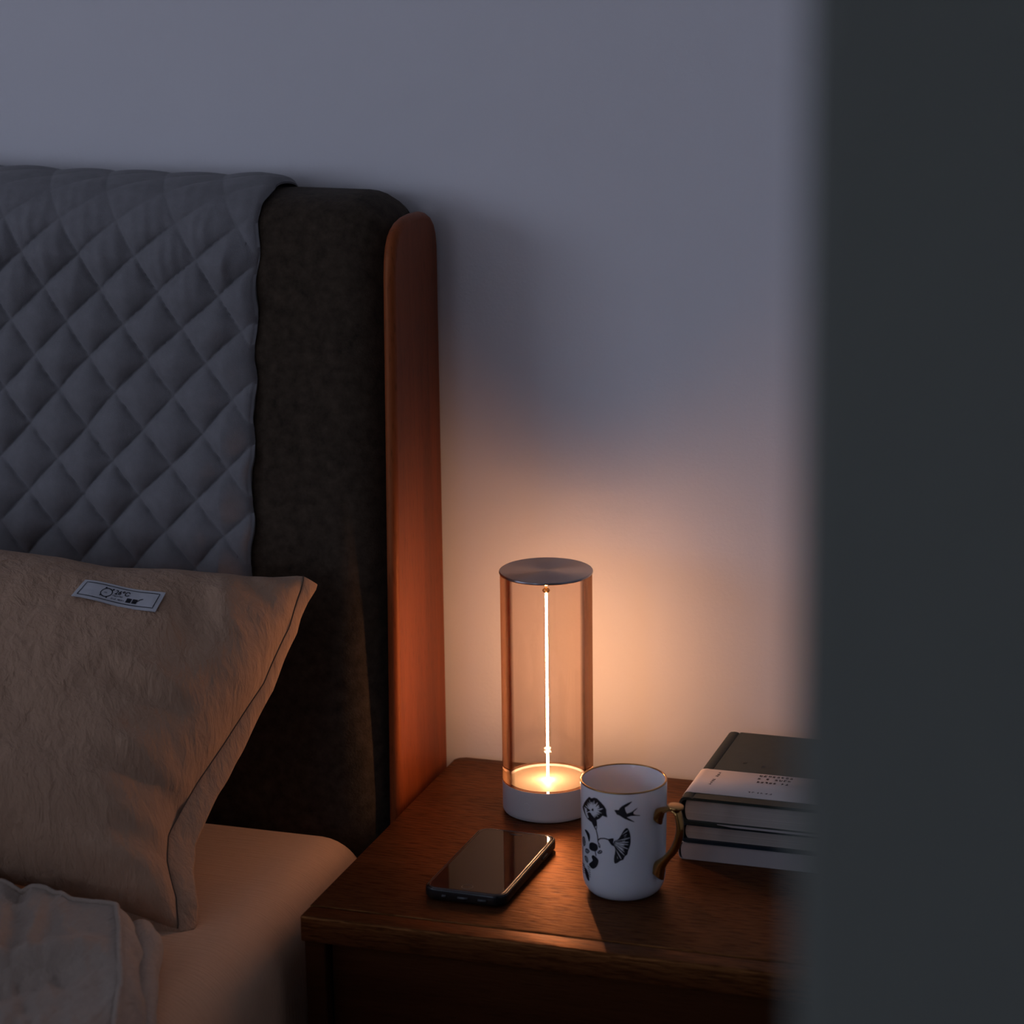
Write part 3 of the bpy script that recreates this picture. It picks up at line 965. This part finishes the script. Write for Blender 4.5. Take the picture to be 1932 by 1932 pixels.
# touch mark on the front of the base: a small ring
th = math.atan2(-0.88, -0.16)
V, Fc = [], []
ring = []
for k in range(33):
    a = 2*PI*k/32
    u, z = 0.0034*math.cos(a), 0.5170+0.0034*math.sin(a)
    ring.append((LX+0.04565*math.cos(th+u/0.0456), LY+0.04565*math.sin(th+u/0.0456), z))
V, Fc = tube(ring, 0.00022, 6, None, False)
mesh_ob('touch_mark', V, Fc, simple('touch_grey', (0.72, 0.71, 0.72), 0.5), base, True)
V, Fc = lathe(LX, LY, [(0.0456, 0.5324), (0.0456, 0.7470), (0.0408, 0.7470), (0.0408, 0.5324)], 160, True)
mesh_ob('glass_tube', V, Fc, M_GLASS, lamp, True, 40)
V, Fc = lathe(LX, LY, [(0.0005, 0.7472), (0.0450, 0.7472), (0.0463, 0.7476), (0.0465, 0.7484), (0.0463, 0.7492), (0.0457, 0.7496), (0.0002, 0.7496)], 160)
mesh_ob('cap', V, Fc, M_CAP, lamp, True, 30)
V, Fc = lathe(LX, LY, [(0.00115, 0.5314), (0.00115, 0.7268)], 12)
mesh_ob('filament', V, Fc, M_GLOW, lamp, True, 60)
V, Fc = lathe(LX, LY, [(0.0034, 0.5304), (0.0032, 0.5312), (0.0018, 0.5322), (0.0002, 0.5325)], 16)
mesh_ob('light_point', V, Fc, M_POINT, lamp, True, 60)
bead = [(0.0002+0.0036*math.sin(a), 0.7288-0.0026*math.cos(a)) for a in np.linspace(0, PI, 9)]
V, Fc = lathe(LX, LY, bead, 24)
mesh_ob('bead', V, Fc, M_BRASS, lamp, True)
V, Fc = lathe(LX, LY, [(0.0013, 0.7312), (0.0013, 0.7430), (0.0034, 0.7448), (0.0034, 0.7472)], 16)
mesh_ob('hook', V, Fc, M_BRASS, lamp, True, 40)

# ---------------------------------------------------------------- mug
GX, GY, GZ = 0.2680, -0.3092, 0.5
M_PORC = simple('porcelain', (0.78, 0.79, 0.83), 0.10, spec=0.55)
pb = M_PORC.node_tree.nodes['Principled BSDF']      # bone china lets some lamplight through its wall
pb.inputs['Subsurface Weight'].default_value = 0.35
pb.inputs['Subsurface Radius'].default_value = (1.0, 0.75, 0.5)
pb.inputs['Subsurface Scale'].default_value = 0.006
M_GOLD = simple('gold_lustre', (0.46, 0.265, 0.090), 0.16, 1.0)
mug = thing('mug', 'white porcelain mug printed with black flowers and a swallow, gold handle', 'mug', (GX, GY, GZ))
prof = [(0.0002, 0.0035), (0.024, 0.0035), (0.0255, 0.0030), (0.0265, 0.0003), (0.0295, 0.0003), (0.0315, 0.0012), (0.0345, 0.0040), (0.0368, 0.0080), (0.0382, 0.0125), (0.0389, 0.0180),
        (0.0391, 0.030), (0.0395, 0.060), (0.0399, 0.090), (0.0401, 0.1090), (0.0399, 0.1096), (0.0393, 0.1098), (0.0385, 0.1096), (0.0380, 0.1088),
        (0.0378, 0.100), (0.0374, 0.060), (0.0370, 0.020), (0.0350, 0.012), (0.0300, 0.0082), (0.020, 0.0070), (0.0002, 0.0068)]
prof = [(r, z+GZ) for r, z in prof]
V, Fc = lathe(GX, GY, prof, 160)
mesh_ob('mug_body', V, Fc, M_PORC, mug, True, 60)
rimp = [(0.0393+0.0011*math.cos(a), GZ+0.1093+0.0008*math.sin(a)) for a in np.linspace(0, 2*PI, 9)[:-1]]
V, Fc = lathe(GX, GY, rimp, 120, True)
mesh_ob('gold_rim', V, Fc, M_GOLD, mug, True)
hdir = Vector((0.912, -0.410, 0)).normalized()
hside = Vector((0, 0, 1)).cross(hdir)
def hp(r, z):
    return Vector((GX, GY, GZ))+hdir*r+Vector((0, 0, z))
def spline(pts, n):
    P = [np.array(p, float) for p in pts]
    P = [2*P[0]-P[1]]+P+[2*P[-1]-P[-2]]
    out = []
    for i in range(1, len(P)-2):
        for k in range(n):
            t = k/n
            out.append(0.5*((2*P[i])+(P[i+1]-P[i-1])*t+(2*P[i-1]-5*P[i]+4*P[i+1]-P[i+2])*t*t+(3*P[i]-P[i-1]-3*P[i+1]+P[i+2])*t**3))
    out.append(P[-2])
    return np.array(out)
# r, z, half width across, half thickness
ctl = [(0.0385, 0.0815, 0.0052, 0.0088), (0.0415, 0.0848, 0.0044, 0.0062), (0.0460, 0.0895, 0.0038, 0.0036), (0.0525, 0.0926, 0.0042, 0.0026), (0.0590, 0.0938, 0.0046, 0.0022), (0.0640, 0.0915, 0.0046, 0.0026),
       (0.0660, 0.0850, 0.0044, 0.0029), (0.0668, 0.0760, 0.0042, 0.0033), (0.0650, 0.0660, 0.0042, 0.0037), (0.0600, 0.0550, 0.0042, 0.0036), (0.0520, 0.0450, 0.0042, 0.0036),
       (0.0450, 0.0370, 0.0046, 0.0052), (0.0412, 0.0315, 0.0050, 0.0080), (0.0385, 0.0275, 0.0052, 0.0105)]
C4 = spline(ctl, 5)
V, Fc = tube([hp(a[0], a[1]) for a in C4], [(a[2], a[3]) for a in C4], 20, hside)
hnd = mesh_ob('handle', V, Fc, M_GOLD, mug, True)
hnd['label'] = 'gold handle with a flat round thumb rest'
tc_ = hp(0.0612, 0.0968)
bm = bmesh.new()
bmesh.ops.create_cone(bm, cap_ends=True, segments=40, radius1=0.0078, radius2=0.0078, depth=0.0030)
bmesh.ops.bevel(bm, geom=[e for e in bm.edges if abs(e.verts[0].co.z-e.verts[1].co.z) < 1e-6], offset=0.0010, segments=3, profile=0.5, affect='EDGES')
bm.transform(Matrix.Translation(tc_) @ Matrix.Rotation(math.radians(4), 4, hside))
bm_ob('thumb_rest', bm, M_GOLD, hnd, True, 50)

# the black print, rastered in millimetres on the outside of the mug
PR = {
    'pansy': [(-34.8,100.5),(-32.0,99.8),(-28.1,101.6),(-25.1,101.6),(-21.3,99.1),(-17.7,96.0),(-15.7,92.9),(-15.9,90.0),(-14.9,86.1),(-19.2,87.0),(-22.4,83.5),(-25.8,81.2),(-28.9,78.5),(-32.9,77.4),(-38.2,78.6),(-42.8,81.4),(-48.2,85.8),(-43.7,91.8),(-38.9,96.8)],
    'pansy_c': [(-30.4,88.7)],
    'blotch_a': [(-39.4,88.6),(-34.9,88.6),(-33.1,87.5),(-39.0,85.6)],
    'blotch_b': [(-32.8,88.5),(-29.7,91.8),(-29.1,88.1)],
    'throat': [(-38.6,84.3),(-34.2,86.2),(-31.4,84.1),(-28.2,82.1),(-25.8,81.2),(-25.0,75.6),(-25.9,70.8),(-26.8,70.6),(-27.7,71.1),(-31.2,75.5),(-32.9,77.4),(-36.5,80.1)],
    'throat_hole': [(-28.0,73.7),(-25.9,74.7),(-26.4,71.9)],
    'pale': [(-44.7,88.3),(-40.3,87.4),(-39.2,83.9),(-36.4,80.2),(-37.8,79.0),(-41.6,81.8)],
    'bird': [(-7.8,93.7),(-3.7,94.0),(-2.8,95.7),(-0.7,97.9),(4.2,100.7),(8.1,102.2),(8.3,101.5),(4.7,98.1),(1.9,96.2),(2.4,93.3),(3.7,90.4),(8.3,92.1),(11.5,94.5),(14.1,95.7),(9.7,91.6),(9.9,89.6),(12.5,88.5),(16.0,87.9),(16.0,87.2),(9.7,88.0),(7.4,87.9),(3.7,86.8),(6.5,85.0),(10.6,82.1),(10.1,81.7),(6.0,83.4),(1.5,85.4),(-3.0,88.5),(-5.3,89.3),(-7.1,92.1)],
    'bell': [(3.3,76.7),(5.1,75.5),(6.9,70.1),(7.3,62.8),(6.4,58.0),(4.8,54.2),(4.1,49.9),(1.9,49.0),(0.3,44.6),(-1.8,44.6),(-3.4,43.1),(-6.8,40.7),(-8.2,41.7),(-8.4,46.6),(-7.0,53.0),(-7.2,56.4),(-9.1,59.1),(-8.1,63.5),(-4.4,64.8),(-1.3,70.2),(1.0,74.6)],
    'bell_c': [(-10.5,62.3)],
    'calyx': [(-14.3,64.2),(-8.6,66.2),(-8.3,64.0),(-9.1,61.5),(-7.7,57.8),(-10.5,58.5),(-13.3,62.4)],
    'stem_a': [(-26.5,70.7),(-25.6,67.7),(-24.8,64.6),(-24.5,59.3)],
    'stem_b': [(-24.2,61.3),(-22.0,63.5),(-17.3,64.5),(-13.3,63.9)],
    'leaf_a': [(-45.3,65.5),(-41.0,66.8),(-35.9,65.3),(-34.4,61.4),(-36.0,55.1),(-38.0,58.8),(-40.6,62.8)],
    'leaf_b': [(-51.4,55.9),(-45.4,58.6),(-42.6,54.7),(-43.2,50.1),(-48.2,47.3),(-51.5,50.9)],
    'bud_a': [(-36.0,55.1),(-32.3,57.2),(-28.4,57.3),(-25.4,56.7),(-24.3,53.0),(-26.6,49.5),(-32.4,48.4),(-36.8,49.4)],
    'bud_b': [(-24.8,59.2),(-22.6,58.8),(-21.5,54.2),(-23.7,53.7)],
    'bud_c': [(-22.0,52.8),(-18.9,50.6),(-23.2,47.5),(-26.0,48.7)],
    'leaf_c': [(-43.2,47.7),(-37.6,48.7),(-35.3,46.5),(-39.4,43.2),(-44.4,43.3)],
    'stem_c': [(-28.1,49.6),(-27.7,47.8),(-27.2,45.5)],
    'leaf_d': [(-32.4,44.3),(-29.1,45.0),(-24.3,42.3),(-24.1,39.5),(-26.1,34.6),(-30.5,30.9),(-34.7,31.1),(-38.2,33.8),(-33.2,37.4),(-31.1,39.5),(-33.1,41.8)],
    'leaf_e': [(-45.6,40.0),(-39.4,40.2),(-37.7,36.4),(-40.4,33.5),(-45.7,36.0)],
    'leaf_f': [(-47.1,27.6),(-41.4,27.8),(-38.3,24.0),(-36.7,17.2),(-39.7,16.2),(-44.7,20.7)],
    'stem_d': [(-50.7,46.3),(-51.8,38.5),(-53.2,30.6),(-44.6,26.6)],
    'hatch_0': [(-60.5,26.7),(-46.4,30.1)],
    'hatch_1': [(-58.4,25.3),(-45.7,28.2)],
    'hatch_2': [(-56.3,24.0),(-45.0,26.2)],
    'hatch_3': [(-54.9,22.3),(-44.3,24.3)],
    'hatch_4': [(-53.8,20.5),(-43.7,22.3)],
    'vein_0': [(-39.5,31.4),(-35.4,30.4)],
    'vein_1': [(-39.2,29.3),(-35.4,28.2)],
    'vein_2': [(-38.9,27.2),(-35.5,25.9)],
    'vein_3': [(-38.5,25.1),(-35.5,23.7)],
    'vein_4': [(-38.2,23.0),(-35.5,21.5)],
}
def inside(poly, X, Y):
    P = np.array(poly)
    res = np.zeros(X.shape, bool)
    j = len(P)-1
    for i in range(len(P)):
        xi, yi, xj, yj = P[i, 0], P[i, 1], P[j, 0], P[j, 1]
        c = ((yi > Y) != (yj > Y)) & (X < (xj-xi)*(Y-yi)/(yj-yi+1e-12)+xi)
        res ^= c
        j = i
    return res
def dist_line(pts, X, Y, closed=False):
    P = np.array(pts)
    if closed:
        P = np.vstack([P, P[:1]])
    d = np.full(X.shape, 1e9)
    for a, b in zip(P[:-1], P[1:]):
        ab = b-a
        t = np.clip(((X-a[0])*ab[0]+(Y-a[1])*ab[1])/(ab@ab+1e-12), 0, 1)
        d = np.minimum(d, np.hypot(X-a[0]-t*ab[0], Y-a[1]-t*ab[1]))
    return d
def rays_fill(name, cname, X, Y, n1, n2, lo, hi):
    pts = smooth_poly(PR[name], 1)
    ins = inside(pts, X, Y)
    c = PR[cname][0]
    edge = dist_line(pts, X, Y, True)
    r = np.hypot(X-c[0], Y-c[1])
    rho = r/(r+edge+1e-9)
    an = np.arctan2(Y-c[1], X-c[0])
    streak = 0.5+0.25*np.sin(n1*an+0.7)+0.25*np.sin(n2*an+2.1)
    return ins & ((rho > lo+(hi-lo)*streak) | (edge < 0.55)), ins
PSTEP = 0.20
ux, zy = np.meshgrid(np.arange(-62, 20, PSTEP), np.arange(14, 104, PSTEP))
inkm = np.zeros(ux.shape, bool)
a_, ins_ = rays_fill('pansy', 'pansy_c', ux, zy, 19, 31, 0.42, 0.86)
inkm |= a_
inkm &= ~inside(PR['pale'], ux, zy)
for k in ('blotch_a', 'blotch_b', 'throat'):
    inkm |= inside(smooth_poly(PR[k], 1), ux, zy)
inkm &= ~inside(PR['throat_hole'], ux, zy)
inkm |= dist_line(PR['pansy'], ux, zy, True) < 0.5
b_, ins_ = rays_fill('bell', 'bell_c', ux, zy, 29, 47, 0.40, 0.98)
inkm |= b_
inkm |= inside(PR['bird'], ux, zy)
for k in ('calyx', 'leaf_a', 'leaf_b', 'bud_a', 'bud_b', 'bud_c', 'leaf_c', 'leaf_d', 'leaf_e', 'leaf_f'):
    pts = smooth_poly(PR[k], 2)
    m_ = inside(pts, ux, zy)
    if k in ('leaf_b', 'leaf_e', 'bud_b', 'bud_c', 'leaf_c'):
        e_ = dist_line(pts, ux, zy, True)
        m_ &= (e_ < 0.7) | (np.sin(ux*2.6+zy*1.7) > -0.35)
    inkm |= m_
for k in ('stem_a', 'stem_b', 'stem_c', 'stem_d'):
    inkm |= dist_line(PR[k], ux, zy) < (0.55 if k != 'stem_d' else 0.8)
for k in PR:
    if k.startswith(('hatch', 'vein')):
        inkm |= dist_line(PR[k], ux, zy) < 0.33
def mug_pt(u, z, off=0.00012):
    zz = z/1000
    R0 = np.interp(zz, [0.008, 0.0125, 0.018, 0.030, 0.060, 0.090, 0.109], [0.0368, 0.0382, 0.0389, 0.0391, 0.0395, 0.0399, 0.0401])
    a = -1.317+u/39.5
    return np.stack([GX+(R0+off)*np.cos(a), GY+(R0+off)*np.sin(a), GZ+zz], -1)
jj, ii = np.nonzero(inkm)
key, V, Fc = {}, [], []
def vid(i, j):
    k = (i, j)
    if k not in key:
        key[k] = len(V)
        V.append((ux[0, 0]+(i-.5)*PSTEP, zy[0, 0]+(j-.5)*PSTEP))
    return key[k]
for j, i in zip(jj.tolist(), ii.tolist()):
    Fc.append((vid(i, j), vid(i+1, j), vid(i+1, j+1), vid(i, j+1)))
A = np.array(V)
M_PRINT = simple('mug_print_ink', (0.020, 0.022, 0.028), 0.22)
pr = mesh_ob('flower_print', mug_pt(A[:, 0], A[:, 1]), Fc, M_PRINT, mug, True)
pr['label'] = 'black printed flowers, stems and a flying swallow'

# ---------------------------------------------------------------- phone
PHX, PHY, PHA = 0.1372, -0.3070, math.radians(-1.3)
M_CASE = simple('phone_case_black', (0.008, 0.009, 0.011), 0.24, spec=0.5)
M_SCREEN = simple('phone_glass_black', (0.006, 0.006, 0.007), 0.03, spec=0.13)
M_BEZ = simple('phone_bezel_glass', (0.02, 0.02, 0.02), 0.16, 0.0, spec=0.9)
M_PORT = simple('phone_port_grey', (0.10, 0.11, 0.12), 0.4, 0.6)
phone = thing('phone', 'black smartphone lying face up in a dark case before the lamp', 'phone', (PHX, PHY, 0.5))
def rrect(hw, hh, r, n=8):
    pts = []
    for cx, cy, a0 in ((hw-r, hh-r, 0), (-hw+r, hh-r, 90), (-hw+r, -hh+r, 180), (hw-r, -hh+r, 270)):
        for k in range(n+1):
            a = math.radians(a0+90*k/n)
            pts.append((cx+r*math.cos(a), cy+r*math.sin(a)))
    return pts
def ph(x, y, z):
    c, s = math.cos(PHA), math.sin(PHA)
    return (PHX+c*x-s*y, PHY+s*x+c*y, z)
def rr_loft(rows, cap0=True, cap1=True, closed=False):
    V, Fc = [], []
    n = 36
    for hw, hh, r, z in rows:
        V += [ph(x, y, z) for x, y in rrect(hw, hh, r)]
    m = len(rows)
    for i in range(m if closed else m-1):
        j = (i+1) % m
        for k in range(n):
            q = (k+1) % n
            Fc.append((i*n+k, i*n+q, j*n+q, j*n+k))
    if cap0 and not closed:
        Fc.append(list(range(n))[::-1])
    if cap1 and not closed:
        Fc.append(list(range((m-1)*n, m*n)))
    return V, Fc
V, Fc = rr_loft([(0.0365, 0.0760, 0.010, 0.5002), (0.0388, 0.0785, 0.0115, 0.5012), (0.0400, 0.0796, 0.012, 0.5035), (0.0403, 0.0800, 0.0125, 0.5065), (0.0402, 0.0798, 0.0125, 0.5100),
                 (0.0398, 0.0795, 0.0122, 0.5114), (0.0393, 0.0790, 0.0118, 0.5120), (0.0385, 0.0782, 0.011, 0.5120), (0.0380, 0.0777, 0.0108, 0.5112), (0.0378, 0.0775, 0.0106, 0.5095)])
case = mesh_ob('case', V, Fc, M_CASE, phone, True, 50)
V, Fc = rr_loft([(0.0378, 0.0775, 0.0106, 0.5100), (0.0378, 0.0775, 0.0106, 0.5113), (0.0376, 0.0773, 0.0105, 0.5119), (0.0372, 0.0769, 0.0103, 0.51225), (0.0367, 0.0764, 0.0101, 0.51238), (0.0363, 0.0760, 0.0100, 0.5124), (0.0363, 0.0760, 0.0100, 0.5100)], False, False, True)
mesh_ob('bezel', V, Fc, M_BEZ, phone, True, 50)
V, Fc = rr_loft([(0.0363, 0.0760, 0.0100, 0.5100), (0.0363, 0.0760, 0.0100, 0.5121), (0.0357, 0.0754, 0.0097, 0.5124)], True, True)
scr = mesh_ob('screen', V, Fc, M_SCREEN, phone, True, 20)
hb = []
for k in range(33):
    a = 2*PI*k/32
    hb.append(ph(0.0052*math.cos(a), -0.0672+0.0052*math.sin(a), 0.5124))
V, Fc = tube(hb, 0.00028, 6, None, False)
mesh_ob('home_button', V, Fc, M_PORT, scr, True)
V, Fc = tube([ph(-0.006, 0.0690, 0.51235), ph(0.006, 0.0690, 0.51235)], 0.0005, 8)
mesh_ob('earpiece', V, Fc, M_PORT, scr, True)
for x0, x1 in ((-0.0205, -0.0165), (-0.0050, 0.0050), (0.0150, 0.0230)):
    V, Fc = tube([ph(x0, -0.07995, 0.5062), ph(x1, -0.07995, 0.5062)], 0.0011, 10)
    mesh_ob('port', V, Fc, M_PORT, case, True)
V, Fc = tube([ph(0.0404, 0.030, 0.5068), ph(0.0404, 0.044, 0.5068)], 0.0011, 10)
mesh_ob('side_button', V, Fc, M_CASE, case, True)

# ---------------------------------------------------------------- three books
M_PAGES = None
mp_, nt, b = new_mat('page_edges')
v = coords(nt, (6, 6, 1400))
L(nt, ramp(nt, noise(nt, v, 1.0, 2, 0.6), [(0.3, (0.46, 0.43, 0.39)), (0.7, (0.60, 0.56, 0.51))]), b.inputs['Base Color'])
b.inputs['Roughness'].default_value = 0.9
M_PAGES = mp_
M_GREEN = mat_cloth('green_bookcloth', (0.036, 0.047, 0.040), weave=1400, weave_s=0.5, var=0.12)
M_NAVY = mat_cloth('navy_bookcloth', (0.022, 0.034, 0.048), weave=1400, weave_s=0.4, var=0.10)
M_PAPER = simple('white_paper_cover', (0.56, 0.53, 0.53), 0.7)
M_BAND = simple('cream_paper_band', (0.86, 0.76, 0.71), 0.75)
BX1 = 0.446
def spine_c(xs, y0, y1, z0, z1, tk, bulge, x1, n=10):
    """open-ended hard cover: bottom board, rounded spine on the left, top board"""
    zc, hz = (z0+z1)/2, (z1-z0)/2
    outer, inner = [(x1, z0)], [(x1, z0+tk)]
    outer.append((xs+0.008, z0))
    inner.append((xs+0.008, z0+tk))
    for k in range(n+1):
        a = -PI/2+PI*k/n
        sg = 1 if math.sin(a) >= 0 else -1
        outer.append((xs+0.004-(bulge+0.004)*math.cos(a)**0.7 if math.cos(a) > 1e-6 else xs+0.004, zc+sg*hz*abs(math.sin(a))**0.75))
        inner.append((xs+0.004-(bulge+0.004-tk*0.6)*math.cos(a)**0.7 if math.cos(a) > 1e-6 else xs+0.004, zc+sg*(hz-tk)*abs(math.sin(a))**0.75))
    outer.append((xs+0.0075, z1-0.0002))
    inner.append((xs+0.0075, z1-tk))
    outer.append((xs+0.0092, z1-0.0011))     # hinge groove
    inner.append((xs+0.0092, z1-tk))
    outer.append((xs+0.0110, z1))
    inner.append((xs+0.0110, z1-tk))
    outer.append((x1, z1))
    inner.append((x1, z1-tk))
    m = len(outer)
    V, Fc = [], []
    for y in (y0, y1):
        V += [(p[0], y, p[1]) for p in outer]+[(p[0], y, p[1]) for p in inner]
    for i in range(m-1):
        Fc.append((i, i+1, 2*m+i+1, 2*m+i))
        Fc.append((m+i+1, m+i, 3*m+i, 3*m+i+1))
        Fc.append((i+1, i, m+i, m+i+1))
        Fc.append((2*m+i, 2*m+i+1, 3*m+i+1, 3*m+i))
    for a in (0, m-1):
        Fc.append((a, 2*m+a, 3*m+a, m+a))
    return V, Fc, outer
def pages(xs, y0, y1, z0, z1, x1, parent):
    n, V, Fc = 8, [], []
    pr_ = [(x1, z0)]+[(xs+0.0035-0.0030*math.cos(-PI/2+PI*k/n), (z0+z1)/2+(z1-z0)/2*math.sin(-PI/2+PI*k/n)) for k in range(n+1)]+[(x1, z1)]
    for y in (y0, y1):
        V += [(p[0], y, p[1]) for p in pr_]
    m = len(pr_)
    for i in range(m):
        j = (i+1) % m
        Fc.append((i, j, m+j, m+i))
    Fc.append(list(range(m))[::-1])
    Fc.append(list(range(m, 2*m)))
    return mesh_ob('pages', V, Fc, M_PAGES, parent, True, 40)

# bottom: white paperback
b3 = thing('book', 'white paperback at the bottom of the book stack', 'book', (0.37, -0.13, 0.5), 'books stacked on the nightstand')
V, Fc, _ = spine_c(0.2985, -0.2226, -0.035, 0.5003, 0.5178, 0.0006, 0.001, 0.440)
mesh_ob('cover', V, Fc, M_PAPER, b3, True, 40)
pg = pages(0.2995, -0.2222, -0.0355, 0.5010, 0.5171, 0.4385, b3)
pg.data.materials.clear()
pg.data.materials.append(simple('white_pages', (0.55, 0.52, 0.52), 0.85))
# middle: dark blue hardcover
b2 = thing('book', 'dark blue hardcover in the middle of the book stack', 'book', (0.37, -0.13, 0.5179), 'books stacked on the nightstand')
V, Fc, _ = spine_c(0.3025, -0.2240, -0.038, 0.5180, 0.5392, 0.0034, 0.003, 0.444)
mesh_ob('cover', V, Fc, M_NAVY, b2, True, 40)
pages(0.3035, -0.2205, -0.041, 0.5215, 0.5357, 0.4415, b2)
# top: green hardcover in a paper band
b1 = thing('book', 'green cloth hardcover with a wide cream paper band, topmost of the stack', 'book', (0.37, -0.13, 0.5393), 'books stacked on the nightstand')
TZ0, TZ1 = 0.5394, 0.5665
V, Fc, outer = spine_c(0.3035, -0.2300, -0.0370, TZ0, TZ1, 0.0030, 0.0040, BX1)
cov = mesh_ob('cover', V, Fc, M_GREEN, b1, True, 40)
pages(0.3045, -0.2262, -0.0405, TZ0+0.0031, TZ1-0.0031, 0.4435, b1)
V2, F2 = [], []
op = [(p[0], p[1]) for p in outer]
op = [p for p in op if not (abs(p[0]-(0.3035+0.0092)) < 1e-6)]
yb_, yf_ = -0.1505, -0.2165
zc_ = (TZ0+TZ1)/2
for y in (yf_, yb_):
    for x, z in op:
        dx, dz = (0.0, 0.00035 if z > zc_ else -0.00005) if x > 0.304 else (-0.0004, 0.0002 if z > zc_ else 0.0)
        V2.append((x+dx, y+(0.0006*math.sin(x*90)), z+dz))
m_ = len(op)
for i in range(m_-1):
    F2.append((i, i+1, m_+i+1, m_+i))
band = mesh_ob('paper_band', V2, F2, M_BAND, b1, True, 60)
sol = band.modifiers.new('thick', 'SOLIDIFY')
sol.thickness = 0.0003
sol.offset = 0
M_BROWN = simple('brown_ink', (0.10, 0.070, 0.065), 0.8)
on_band = lambda x, y: np.stack([x, y, 0*x+TZ1+0.00062], -1)
rngB = np.random.RandomState(12)
for (y, x0, x1, n, skip) in ((-0.1562, 0.3615, 0.3955, 8, ()), (-0.1640, 0.3612, 0.3950, 8, (1, 3)), (-0.1732, 0.3625, 0.3945, 8, (5,))):
    ink = Ink()
    w = (x1-x0)/n
    for k in range(n):
        if k not in skip:
            ink.glyph(x0+k*w, y-0.0022, w*0.74, 0.0048, rngB, 5)
    o_ = ink.build('printed_line', on_band, M_BROWN, band)
    o_['kind'] = 'stuff'
ink = Ink()
for k in range(6):
    ink.glyph(0.3600+k*0.0042, -0.2040, 0.0028, 0.0036, rngB, 4)
ink.build('printed_line', on_band, M_BROWN, band)['kind'] = 'stuff'
ink = Ink()
for k in range(8):
    if k != 4:
        ink.glyph(0.3188+0.0003*k, -0.1925+k*0.0045, 0.0034, 0.0034, rngB, 4)
ink.build('printed_line', on_band, M_BROWN, band)['kind'] = 'stuff'
ink = Ink()
ink.glyph(0.3370, -0.1262, 0.0040, 0.0050, rngB, 5, 0.0007)
ink.glyph(0.3560, -0.1330, 0.0060, 0.0075, rngB, 5, 0.0007)
ink.line([(0.3630, -0.1330), (0.3655, -0.1290), (0.3660, -0.1265), (0.3760, -0.1262)], 0.0008)
ink.build('embossed_mark', lambda x, y: np.stack([x, y, 0*x+TZ1+0.00015], -1), simple('emboss_dark', (0.022, 0.022, 0.019), 0.6), cov)
# loose white flap of the jacket hanging over the lower board
fl = bmesh.new()
pts = [(0.3375, 0.5424), (0.3375, 0.5419), (0.3520, 0.5406), (0.4440, 0.5404), (0.4440, 0.5424)]
a = [fl.verts.new((x, -0.2308, z)) for x, z in pts]
c = [fl.verts.new((x, -0.2303, z)) for x, z in pts]
fl.faces.new(a)
fl.faces.new(c[::-1])
for i in range(5):
    fl.faces.new((a[i], c[i], c[(i+1) % 5], a[(i+1) % 5]))
bm_ob('jacket_flap', fl, M_PAPER, b1, False)
